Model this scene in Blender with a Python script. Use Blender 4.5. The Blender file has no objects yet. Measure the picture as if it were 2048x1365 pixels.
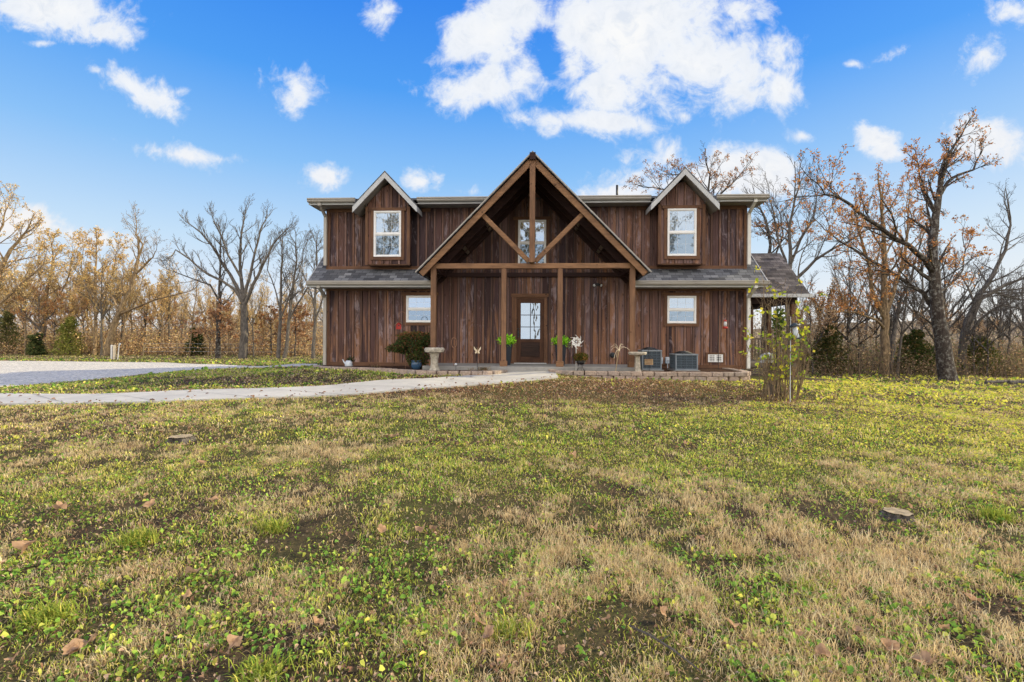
import bpy, math, random
import numpy as np
from mathutils import Vector, Matrix
R = math.radians
sc = bpy.context.scene
col = sc.collection
EYE = 1.4
F = 967.0

# ------------------------------------------------------------------ terrain
CP = np.array([(0,0,0),(-4,2,0),(4,2,0),(0,3,0.0),(-3,5,.04),(3,5,.03),(0,6,.08),(-8,5,.08),(8,5,.0),(0,9,.24),(-4,8,.18),(4,8,.15),
 (-10.6,10,.18),(-5,10.5,.27),(5.7,10.3,.17),(10,10,-.02),(0,12,.42),(0,11,.36),(1,13.3,.54),(3,12.6,.41),(6,12.5,.38),(-2,13,.47),(-5.5,14.8,.52),
 (8.5,13,.2),(8,15,.2),(-8,15,.42),(-14,14,.12),(-14,20,.15),(-20,25,.1),(-12,30,.1),(-30,35,.1),(-22,36,.1),(-13,36,.1),(15,15,-.15),
 (20,20,-.3),(14,22,-.3),(30,25,-.4),(10,25,-.2),(0,30,0),(0,18,.5),(7,18,.2),(-6,20,.4),(40,45,-.5),(-50,50,.1),(0,60,0),(-30,15,.05),
 (15,5,-.05),(-15,3,.05),(0,-15,-.05),(25,8,-.2),(3,16,.5),(-3,16,.5),(0,80,0),(60,80,-.5),(-80,80,0)], float)
def gz_arr(x, y):
    x = np.asarray(x, float); y = np.asarray(y, float)
    sh = x.shape; x = x.ravel(); y = y.ravel(); out = np.empty(len(x))
    for i in range(0, len(x), 40000):
        d2 = (x[i:i+40000, None]-CP[None, :, 0])**2+(y[i:i+40000, None]-CP[None, :, 1])**2
        w = 1/(d2+1.5)**2.2
        out[i:i+40000] = (w*CP[None, :, 2]).sum(1)/w.sum(1)
    return out.reshape(sh)
def gz(x, y): return float(gz_arr(np.array([x]), np.array([y]))[0])
def unroll(px, py): return px, py-0.0055*(px-1024)
def at(px, py, d):                      # a point seen at that photo place, at depth d
    px, py = unroll(px, py)
    return Vector(((px-1024)/F*d, d, EYE-(py-682.5)/F*d))
def gp(px, py):                         # the ground point seen there
    px, py = unroll(px, py)
    d = 12.0
    for _ in range(60):
        z = gz((px-1024)/F*d, d)
        dn = (EYE-z)*F/max(py-682.5, 8)
        d = d*.5+dn*.5
    return ((px-1024)/F*d, d)

# ------------------------------------------------------------------ materials
def newmat(name):
    m = bpy.data.materials.new(name); m.use_nodes = True
    nt = m.node_tree; nt.nodes.clear()
    return m, nt
class NT:
    def __init__(s, nt): s.nt = nt
    def n(s, t, **k):
        nd = s.nt.nodes.new(t)
        for a, b in k.items():
            if a[0] == 'i' and a[1:].isdigit(): s.put(nd.inputs[int(a[1:])], b)
            else: setattr(nd, a, b)
        return nd
    def put(s, inp, v):
        if hasattr(v, 'is_linked') or isinstance(v, bpy.types.NodeSocket): s.nt.links.new(v, inp)
        elif isinstance(v, (tuple, list)) and inp.type == 'RGBA' and len(v) == 3: inp.default_value = (*v, 1)
        else: inp.default_value = v
    def math(s, op, a, b=0.0, c=None, clamp=False):
        nd = s.nt.nodes.new('ShaderNodeMath'); nd.operation = op; nd.use_clamp = clamp
        s.put(nd.inputs[0], a); s.put(nd.inputs[1], b)
        if c is not None: s.put(nd.inputs[2], c)
        return nd.outputs[0]
    def mix(s, f, a, b, bt='MIX'):
        nd = s.nt.nodes.new('ShaderNodeMix'); nd.data_type = 'RGBA'; nd.blend_type = bt
        s.put(nd.inputs[0], f); s.put(nd.inputs[6], a); s.put(nd.inputs[7], b)
        return nd.outputs[2]
    def noise(s, vec, scale, detail=4, rough=.55, dist=0.0):
        nd = s.nt.nodes.new('ShaderNodeTexNoise')
        if vec is not None: s.put(nd.inputs['Vector'], vec)
        nd.inputs['Scale'].default_value = scale; nd.inputs['Detail'].default_value = detail
        nd.inputs['Roughness'].default_value = rough; nd.inputs['Distortion'].default_value = dist
        return nd.outputs['Fac']
    def ramp(s, f, stops, interp='LINEAR'):
        nd = s.nt.nodes.new('ShaderNodeValToRGB'); cr = nd.color_ramp; cr.interpolation = interp
        while len(cr.elements) > 1: cr.elements.remove(cr.elements[-1])
        cr.elements[0].position = stops[0][0]
        c = stops[0][1]; cr.elements[0].color = (*c, 1) if isinstance(c, tuple) else (c, c, c, 1)
        for p, c in stops[1:]:
            e = cr.elements.new(p); e.color = (*c, 1) if isinstance(c, tuple) else (c, c, c, 1)
        s.put(nd.inputs[0], f)
        return nd.outputs[0]
    def mr(s, v, a, b, c=0.0, d=1.0, smooth=False):
        nd = s.nt.nodes.new('ShaderNodeMapRange')
        if smooth: nd.interpolation_type = 'SMOOTHSTEP'
        s.put(nd.inputs[0], v); s.put(nd.inputs[1], a); s.put(nd.inputs[2], b); s.put(nd.inputs[3], c); s.put(nd.inputs[4], d)
        return nd.outputs[0]
    def mapping(s, vec, loc=(0,0,0), rot=(0,0,0), scale=(1,1,1), typ='POINT'):
        nd = s.nt.nodes.new('ShaderNodeMapping'); nd.vector_type = typ
        s.put(nd.inputs[0], vec); nd.inputs[1].default_value = loc; nd.inputs[2].default_value = rot; nd.inputs[3].default_value = scale
        return nd.outputs[0]
    def obj(s): return s.nt.nodes.new('ShaderNodeTexCoord').outputs['Object']
    def attr(s, name='tint'):
        nd = s.nt.nodes.new('ShaderNodeAttribute'); nd.attribute_name = name; return nd
    def out(s, color, rough=.8, bump=None, bstr=.3, bdist=.02, spec=.3, metal=0.0):
        p = s.nt.nodes.new('ShaderNodeBsdfPrincipled')
        s.put(p.inputs['Base Color'], color); s.put(p.inputs['Roughness'], rough)
        p.inputs['Specular IOR Level'].default_value = spec; p.inputs['Metallic'].default_value = metal
        if bump is not None:
            b = s.nt.nodes.new('ShaderNodeBump'); b.inputs['Strength'].default_value = bstr; b.inputs['Distance'].default_value = bdist
            s.put(b.inputs['Height'], bump); s.nt.links.new(b.outputs[0], p.inputs['Normal'])
        o = s.nt.nodes.new('ShaderNodeOutputMaterial'); s.nt.links.new(p.outputs[0], o.inputs[0])
        return p
def simple(name, c, rough=.7, var=.25, scale=8.0, spec=.3, metal=0.0, bstr=.15):
    m, nt = newmat(name); t = NT(nt); v = t.obj()
    n = t.noise(v, scale, 5); n2 = t.noise(v, scale*6, 3)
    dark = tuple(x*(1-var) for x in c); lite = tuple(min(1, x*(1+var)) for x in c)
    cc = t.mix(t.mr(n, .3, .7), dark, lite)
    cc = t.mix(t.mr(n2, .55, .8, 0, var), cc, tuple(x*.5 for x in c))
    t.out(cc, rough, n2, bstr, .01, spec, metal); return m

def mat_siding(name='weathered_siding', warm=0.0):
    m, nt = newmat(name); t = NT(nt); v = t.obj(); a = t.attr()
    sep = nt.nodes.new('ShaderNodeSeparateColor'); nt.links.new(a.outputs['Color'], sep.inputs[0])
    r, r2, bat = sep.outputs[0], sep.outputs[1], sep.outputs[2]
    off = nt.nodes.new('ShaderNodeCombineXYZ'); t.put(off.inputs[2], t.math('MULTIPLY', r, 37.0)); t.put(off.inputs[1], t.math('MULTIPLY', r2, 11.0))
    vv = t.n('ShaderNodeVectorMath', operation='ADD', i0=v, i1=off.outputs[0]).outputs[0]
    grain = t.noise(t.mapping(vv, scale=(17, 17, .8)), 1.0, 5, .6, .4)
    streak = t.noise(t.mapping(vv, scale=(7, 7, .55)), 1.0, 4, .6, .5)
    patch = t.noise(t.mapping(vv, scale=(5, 5, 1.6)), 1.0, 6, .7, 1.0)
    # base stained colour per board
    c = t.ramp(r, [(0, (.032,.020,.024)), (.22, (.100,.052,.046)), (.45, (.055,.034,.040)), (.68, (.145,.072,.052)), (.88, (.185,.118,.114)), (1, (.076,.049,.057))])
    c = t.mix(t.mr(grain, .46, .66, 0, .6), c, (.018, .011, .012))
    # weathered orange-brown wood where the stain wore off, mostly low on the wall
    z = nt.nodes.new('ShaderNodeSeparateXYZ'); nt.links.new(v, z.inputs[0])
    low = t.mr(z.outputs[2], .5, 2.6, .16, 0)
    wm = t.math('ADD', streak, t.math('ADD', low, t.math('MULTIPLY', t.math('SUBTRACT', r2, .5), .22)))
    c = t.mix(t.mr(wm, .53, .70, 0, .72), c, t.mix(grain, (.40, .20, .10), (.18, .085, .05)))
    # pale lilac-grey bloom
    c = t.mix(t.mr(t.math('ADD', patch, t.math('MULTIPLY', r2, .13)), .60, .80, 0, .55), c, (.40, .33, .36))
    vo = nt.nodes.new('ShaderNodeTexVoronoi'); vo.inputs['Scale'].default_value = 1.0
    t.put(vo.inputs['Vector'], t.mapping(vv, scale=(7.5, 0.01, 2.6)))
    kn = t.mr(vo.outputs['Distance'], .05, .17, 1, 0)
    c = t.mix(t.math('MULTIPLY', kn, .85), c, (.012, .007, .007))
    c = t.mix(t.math('MULTIPLY', bat, .45), c, (.15, .085, .062))
    t.out(c, .72, grain, .5, .012, .22); return m
def mat_timber(name, c1, c2):
    m, nt = newmat(name); t = NT(nt); v = t.obj(); a = t.attr()
    sep = nt.nodes.new('ShaderNodeSeparateColor'); nt.links.new(a.outputs['Color'], sep.inputs[0])
    ax = sep.outputs[2]      # 0 vertical grain, 1 horizontal grain
    off = nt.nodes.new('ShaderNodeCombineXYZ'); t.put(off.inputs[0], t.math('MULTIPLY', sep.outputs[0], 31.0)); t.put(off.inputs[2], t.math('MULTIPLY', sep.outputs[1], 17.0))
    vv = t.n('ShaderNodeVectorMath', operation='ADD', i0=v, i1=off.outputs[0]).outputs[0]
    g1 = t.noise(t.mapping(vv, scale=(22, 22, 1.3)), 1, 6, .65, .5); g2 = t.noise(t.mapping(vv, scale=(1.3, 22, 22)), 1, 6, .65, .5)
    g = t.mix(ax, g1, g2)
    big = t.noise(vv, 2.3, 4, .6)
    c = t.mix(t.mr(g, .34, .68), c1, c2)
    c = t.mix(t.mr(big, .45, .75, 0, .55), c, (c2[0]*.55, c2[1]*.62, c2[2]*.75))
    vo = nt.nodes.new('ShaderNodeTexVoronoi'); vo.inputs['Scale'].default_value = 3.2; t.put(vo.inputs['Vector'], vv)
    c = t.mix(t.mr(vo.outputs['Distance'], .05, .12, .85, 0), c, (.03, .014, .008))
    t.out(c, .7, g, .4, .008, .25); return m
def mat_shingle(nm='asphalt_shingle', tint=(1, 1, 1)):
    m, nt = newmat(nm); t = NT(nt); v = t.obj()
    br = nt.nodes.new('ShaderNodeTexBrick'); t.put(br.inputs['Vector'], t.mapping(v, rot=(R(90), 0, 0)))
    s = nt.nodes.new('ShaderNodeSeparateXYZ'); nt.links.new(v, s.inputs[0])
    cb = nt.nodes.new('ShaderNodeCombineXYZ'); t.put(cb.inputs[0], s.outputs[0])
    t.put(cb.inputs[1], t.math('ADD', t.math('MULTIPLY', s.outputs[2], 1.25), t.math('MULTIPLY', s.outputs[1], .12)))
    nt.links.new(cb.outputs[0], br.inputs['Vector'])
    br.inputs['Scale'].default_value = 1; br.inputs['Brick Width'].default_value = .24; br.inputs['Row Height'].default_value = .135
    br.inputs['Mortar Size'].default_value = .006; br.offset = .37; br.squash = 1
    br.inputs['Color1'].default_value = (0, 0, 0, 1); br.inputs['Color2'].default_value = (1, 1, 1, 1); br.inputs['Mortar'].default_value = (.5, .5, .5, 1)
    r = nt.nodes.new('ShaderNodeSeparateColor'); nt.links.new(br.outputs['Color'], r.inputs[0])
    n = t.noise(v, 90, 3); n2 = t.noise(v, 1.2, 4)
    c = t.ramp(r.outputs[0], [(0, (.040,.040,.047)), (.35, (.085,.084,.096)), (.7, (.14,.14,.155)), (1, (.22,.215,.23))])
    c = t.mix(t.mr(n2, .45, .75, 0, .5), c, (.062, .058, .057))
    c = t.mix(t.mr(n, .35, .7, 0, .6), c, (.035, .034, .04))
    c = t.mix(t.math('MULTIPLY', br.outputs['Fac'], .8), c, (.012, .012, .014))
    c = t.mix(1.0, c, tint, 'MULTIPLY')
    t.out(c, .92, t.math('ADD', r.outputs[0], t.math('MULTIPLY', n, .6)), .5, .02, .15); return m
def mat_pane(nm='window_glass', tint=(.40, .50, .66, 1), mixf=.55):
    m, nt = newmat(nm); t = NT(nt); v = t.obj()
    g = nt.nodes.new('ShaderNodeBsdfGlossy'); g.inputs['Roughness'].default_value = .015; g.inputs['Color'].default_value = tint
    w = t.noise(t.mapping(v, scale=(3, 3, 2)), 1.2, 2, .5)
    b = nt.nodes.new('ShaderNodeBump'); b.inputs['Strength'].default_value = .05; b.inputs['Distance'].default_value = .03; t.put(b.inputs['Height'], w)
    nt.links.new(b.outputs[0], g.inputs['Normal'])
    d = nt.nodes.new('ShaderNodeBsdfDiffuse'); d.inputs['Color'].default_value = (.10, .13, .16, 1)
    mx = nt.nodes.new('ShaderNodeMixShader'); mx.inputs[0].default_value = mixf
    nt.links.new(d.outputs[0], mx.inputs[1]); nt.links.new(g.outputs[0], mx.inputs[2])
    o = nt.nodes.new('ShaderNodeOutputMaterial'); nt.links.new(mx.outputs[0], o.inputs[0]); return m
def mat_foliage(name, transl=.35, var=.0):
    m, nt = newmat(name); t = NT(nt); a = t.attr()
    c = a.outputs['Color']
    d = nt.nodes.new('ShaderNodeBsdfDiffuse'); tr = nt.nodes.new('ShaderNodeBsdfTranslucent')
    nt.links.new(c, d.inputs[0]); nt.links.new(c, tr.inputs[0])
    mx = nt.nodes.new('ShaderNodeMixShader'); mx.inputs[0].default_value = transl
    nt.links.new(d.outputs[0], mx.inputs[1]); nt.links.new(tr.outputs[0], mx.inputs[2])
    o = nt.nodes.new('ShaderNodeOutputMaterial'); nt.links.new(mx.outputs[0], o.inputs[0]); return m
def mat_bark(name, a, b, lichen=None):
    m, nt = newmat(name); t = NT(nt); v = t.obj()
    n = t.noise(t.mapping(v, scale=(9, 9, 2)), 1.6, 6, .7, .6); n2 = t.noise(v, 2.2, 5, .7)
    c = t.mix(t.mr(n, .38, .64), a, b)
    if lichen: c = t.mix(t.mr(t.noise(v, 7, 6, .75), .5, .62, 0, .8), c, lichen)
    c = t.mix(t.mr(n2, .5, .75, 0, .5), c, tuple(x*.45 for x in a))
    t.out(c, .9, n, .9, .04, .15); return m
def mat_ground():
    m, nt = newmat('lawn_soil'); t = NT(nt); v = t.obj()
    n = t.noise(v, .45, 6, .65, .6); n2 = t.noise(v, 5.0, 6, .7, .5); n3 = t.noise(v, 40, 4, .7)
    c = t.mix(t.mr(n2, .38, .62), (.030, .022, .017), (.095, .068, .042))
    c = t.mix(t.mr(n, .42, .6, 0, .75), c, (.075, .088, .022))
    c = t.mix(t.mr(n3, .5, .75, 0, .7), c, (.20, .15, .075))
    c = t.mix(t.mr(n3, .2, .42, .8, 0), c, (.018, .014, .010))
    t.out(c, .95, n3, .8, .03, .1); return m
def mat_gravel():
    m, nt = newmat('pale_gravel'); t = NT(nt); v = t.obj()
    vo = nt.nodes.new('ShaderNodeTexVoronoi'); vo.inputs['Scale'].default_value = 15; t.put(vo.inputs['Vector'], v)
    n = t.noise(v, .6, 5, .6); n2 = t.noise(v, 12, 5, .75)
    c = t.mix(vo.outputs['Color'], (.36, .355, .34), (.88, .81, .69))
    c = t.mix(t.mr(n2, .50, .62, 0, .75), c, (.16, .155, .15))
    c = t.mix(t.mr(n, .5, .7, 0, .5), c, (.45, .42, .37))
    t.out(c, .9, vo.outputs['Distance'], .8, .03, .2); return m
def mat_concrete(name='walk_concrete', base=.42):
    m, nt = newmat(name); t = NT(nt); v = t.obj()
    n = t.noise(v, 1.3, 6, .65); n2 = t.noise(v, 30, 4, .7); n3 = t.noise(v, 6, 5, .7)
    c = t.mix(t.mr(n, .35, .7), (base*.82, base*.80, base*.77), (base*1.12, base*1.08, base*1.0))
    c = t.mix(t.mr(n3, .55, .75, 0, .5), c, (base*.55, base*.53, base*.5))
    c = t.mix(t.mr(n2, .55, .75, 0, .35), c, (base*.5,)*3)
    t.out(c, .85, n2, .25, .01, .25); return m
def mat_block():
    m, nt = newmat('retaining_block'); t = NT(nt); v = t.obj(); a = t.attr()
    n = t.noise(v, 22, 6, .75); n2 = t.noise(v, 3, 4)
    c = t.mix(.55, t.mix(t.mr(n, .3, .7), (.26, .20, .165), (.60, .50, .42)), a.outputs['Color'], 'MULTIPLY')
    c = t.mix(t.mr(n2, .5, .75, 0, .5), c, (.09, .085, .08))
    t.out(c, .92, n, .9, .03, .15); return m
def mat_mulch():
    m, nt = newmat('bark_mulch'); t = NT(nt); v = t.obj()
    n = t.noise(v, 30, 6, .75); c = t.mix(t.mr(n, .35, .65), (.018, .011, .009), (.11, .06, .04))
    t.out(c, .95, n, 1, .04, .1); return m

M = {}
M['siding'] = mat_siding(); M['trim'] = mat_timber('stained_trim', (.19, .095, .050), (.085, .043, .028))
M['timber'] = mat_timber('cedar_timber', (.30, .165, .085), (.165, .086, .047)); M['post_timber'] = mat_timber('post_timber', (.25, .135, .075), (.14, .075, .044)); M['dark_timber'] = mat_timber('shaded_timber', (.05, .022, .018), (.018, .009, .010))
M['grey_timber'] = mat_timber('grey_deck_timber', (.20, .16, .12), (.10, .08, .065))
M['shingle'] = mat_shingle('asphalt_shingle', (1.35, 1.42, 1.42)); M['brown_shingle'] = mat_shingle('brown_shingle', (1.2, 1.08, .98)); M['pane'] = mat_pane(); M['pane_low'] = mat_pane('screened_glass', (.22, .30, .42, 1), .6)
M['vinyl'] = simple('white_vinyl', (.80, .80, .80), .45, .05, 3, .4)
M['gutter'] = simple('beige_aluminium', (.36, .335, .30), .4, .1, 2, .5)
M['fascia'] = simple('grey_fascia', (.46, .47, .48), .5, .1, 2.5, .4)
M['soffit'] = simple('soffit_panel', (.26, .24, .22), .6, .15, 3, .3)
M['concrete'] = mat_concrete('walk_concrete', .50); M['slab'] = mat_concrete('porch_concrete', .30); M['ground'] = mat_ground(); M['gravel'] = mat_gravel()
M['block'] = mat_block(); M['mulch'] = mat_mulch()
M['bark_dark'] = mat_bark('dark_bark', (.035, .028, .025), (.09, .072, .06), (.28, .27, .24))
M['bark_grey'] = mat_bark('grey_bark', (.075, .066, .060), (.19, .168, .145))
M['bark_warm'] = mat_bark('warm_bark', (.12, .085, .055), (.40, .29, .17))
M['foliage'] = mat_foliage('leaf_tint'); M['grass'] = mat_foliage('grass_tint', .36)
M['black'] = simple('black_metal', (.012, .013, .016), .45, .2, 10, .5); M['dark_plastic'] = simple('dark_blue_plastic', (.014, .020, .032), .35, .15, 5, .5)
M['slate'] = simple('condenser_grille', (.022, .036, .050), .5, .2, 8, .4); M['silver'] = simple('silver_metal', (.62, .64, .66), .35, .15, 10, .5, .6)
M['cabinet'] = simple('condenser_cabinet', (.19, .22, .25), .45, .12, 6, .4)
M['rust'] = simple('rusty_metal', (.22, .115, .07), .7, .35, 12); M['red'] = simple('faded_red_paint', (.36, .03, .025), .6, .2, 10)
M['stone'] = simple('cast_stone', (.42, .38, .31), .9, .38, 14, .15, 0, .8); M['box'] = simple('grey_plastic_box', (.40, .47, .55), .5, .08, 5)
M['cream'] = simple('cream_paint', (.66, .56, .40), .6, .15, 9); M['tan'] = simple('tan_wood', (.40, .30, .17), .8, .3, 12)
M['white_paint'] = simple('white_paint', (.66, .65, .62), .6, .1, 6); M['stump'] = simple('cut_wood', (.40, .32, .21), .9, .35, 16, .1, 0, .8)
M['enamel'] = simple('galvanised_enamel', (.55, .60, .66), .4, .12, 8, .5); M['glass_grey'] = simple('frosted_acrylic', (.62, .64, .66), .2, .15, 8, .6)
M['door'] = mat_timber('door_wood', (.115, .052, .028), (.045, .021, .014)); M['door_dark'] = mat_timber('door_panel_wood', (.06, .032, .024), (.022, .014, .012))
M['blueglaze'] = simple('blue_glaze', (.04, .09, .17), .2, .2, 5, .6); M['clay'] = simple('clay_pot', (.30, .13, .07), .7, .2, 9)
M['wire'] = simple('coated_wire', (.13, .17, .21), .5, .1, 8); M['haze'] = simple('distant_wood', (.30, .25, .20), 1, .2, .05, 0)

# ------------------------------------------------------------------ mesh builder
class MB:
    def __init__(s): s.v = []; s.f = []; s.c = []
    def add(s, vs, fs, c=(1, 1, 1)):
        b = len(s.v); s.v.extend([tuple(p) for p in vs]); s.f.extend([tuple(i+b for i in f) for f in fs]); s.c.extend([c]*len(fs)); return s
    def box(s, x0, x1, y0, y1, z0, z1, c=(1, 1, 1)):
        return s.add([(x0,y0,z0),(x1,y0,z0),(x1,y1,z0),(x0,y1,z0),(x0,y0,z1),(x1,y0,z1),(x1,y1,z1),(x0,y1,z1)],
              [(0,3,2,1),(4,5,6,7),(0,1,5,4),(1,2,6,5),(2,3,7,6),(3,0,4,7)], c)
    def beam(s, p, q, w, h, up=(0, 1, 0), c=(1, 1, 1)):   # w along side, h along up
        p = Vector(p); q = Vector(q); d = (q-p).normalized(); u = Vector(up); u = (u-d*u.dot(d)).normalized(); sd = d.cross(u)
        vs = []
        for e in (p, q):
            for a, b in ((-1,-1),(1,-1),(1,1),(-1,1)): vs.append(e+sd*(a*w/2)+u*(b*h/2))
        return s.add(vs, [(3,2,1,0),(4,5,6,7),(0,1,5,4),(1,2,6,5),(2,3,7,6),(3,0,4,7)], c)
    def tube(s, pts, rs, n=8, c=(1, 1, 1), caps=True):
        pts = [Vector(p) for p in pts]
        if not isinstance(rs, (list, tuple)): rs = [rs]*len(pts)
        b = len(s.v); k = len(pts); pu = None
        for i, p in enumerate(pts):
            d = (pts[min(i+1, k-1)]-pts[max(i-1, 0)]).normalized()
            if pu is None: pu = d.orthogonal()
            u = (pu-d*pu.dot(d)); u = u.normalized() if u.length > 1e-6 else d.orthogonal().normalized(); pu = u; w = d.cross(u)
            for j in range(n):
                a = 2*math.pi*j/n; q = p+(u*math.cos(a)+w*math.sin(a))*rs[i]; s.v.append((q.x, q.y, q.z))
        for i in range(k-1):
            for j in range(n):
                s.f.append((b+i*n+j, b+i*n+(j+1) % n, b+(i+1)*n+(j+1) % n, b+(i+1)*n+j)); s.c.append(c)
        if caps:
            s.f.append(tuple(b+j for j in range(n))[::-1]); s.c.append(c)
            s.f.append(tuple(b+(k-1)*n+j for j in range(n))); s.c.append(c)
        return s
    def lathe(s, prof, n=20, cen=(0, 0, 0), c=(1, 1, 1), wob=0.0, rng=None):
        b = len(s.v)
        for i, (r, z) in enumerate(prof):
            for j in range(n):
                a = 2*math.pi*j/n; rr = r*(1+(rng.uniform(-wob, wob) if rng else 0)); s.v.append((cen[0]+rr*math.cos(a), cen[1]+rr*math.sin(a), cen[2]+z))
        for i in range(len(prof)-1):
            for j in range(n): s.f.append((b+i*n+j, b+i*n+(j+1) % n, b+(i+1)*n+(j+1) % n, b+(i+1)*n+j)); s.c.append(c)
        s.f.append(tuple(b+j for j in range(n))[::-1]); s.c.append(c)
        k = len(prof)-1; s.f.append(tuple(b+k*n+j for j in range(n))); s.c.append(c); return s
    def sphere(s, cen, r, n=10, c=(1, 1, 1), sz=1.0):
        return s.lathe([(max(r*math.sin(math.pi*i/n), .001), -r*sz*math.cos(math.pi*i/n)) for i in range(n+1)], n+4, cen, c)
    def mesh(s, name, smooth=False):
        me = bpy.data.meshes.new(name); me.from_pydata(s.v, [], s.f)
        a = me.color_attributes.new('tint', 'FLOAT_COLOR', 'CORNER')
        cnt = np.array([len(f) for f in s.f]); cc = np.array(s.c, np.float32)
        if cc.shape[1] == 3: cc = np.hstack([cc, np.ones((len(cc), 1), np.float32)])
        a.data.foreach_set('color', np.repeat(cc, cnt, axis=0).ravel())
        if smooth: me.polygons.foreach_set('use_smooth', [True]*len(me.polygons))
        me.update(); return me
    def build(s, name, mat, parent=None, smooth=False, bevel=0, loc=(0, 0, 0)):
        o = bpy.data.objects.new(name, s.mesh(name, smooth)); o.data.materials.append(M[mat] if isinstance(mat, str) else mat)
        col.objects.link(o); o.location = loc
        if parent is not None: o.parent = parent
        if bevel:
            b = o.modifiers.new('bevel', 'BEVEL'); b.width = bevel; b.segments = 2; b.limit_method = 'ANGLE'
        return o
def npmesh(name, verts, loops, starts, totals, cols):      # fast mesh from numpy, colour per vertex
    me = bpy.data.meshes.new(name)
    me.vertices.add(len(verts)); me.vertices.foreach_set('co', verts.astype(np.float32).ravel())
    me.loops.add(len(loops)); me.loops.foreach_set('vertex_index', loops.astype(np.int32))
    me.polygons.add(len(starts)); me.polygons.foreach_set('loop_start', starts.astype(np.int32)); me.polygons.foreach_set('loop_total', totals.astype(np.int32))
    a = me.color_attributes.new('tint', 'FLOAT_COLOR', 'POINT')
    a.data.foreach_set('color', np.hstack([cols, np.ones((len(cols), 1))]).astype(np.float32).ravel())
    me.update(calc_edges=True); return me
def tag(o, label=None, cat=None, group=None, kind=None):
    for k, v in (('label', label), ('category', cat), ('group', group), ('kind', kind)):
        if v: o[k] = v
    return o
def empty(name, loc=(0, 0, 0), rz=0.0):
    o = bpy.data.objects.new(name, None); o.empty_display_size = .2; col.objects.link(o); o.location = loc; o.rotation_euler = (0, 0, rz); return o
def copy_tree(o, parent=None):
    c = o.copy(); col.objects.link(c)
    if parent is not None: c.parent = parent
    for ch in list(o.children): copy_tree(ch, c)
    return c
def rc(rng, k=0.0): return (rng.random(), rng.random(), k)

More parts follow.
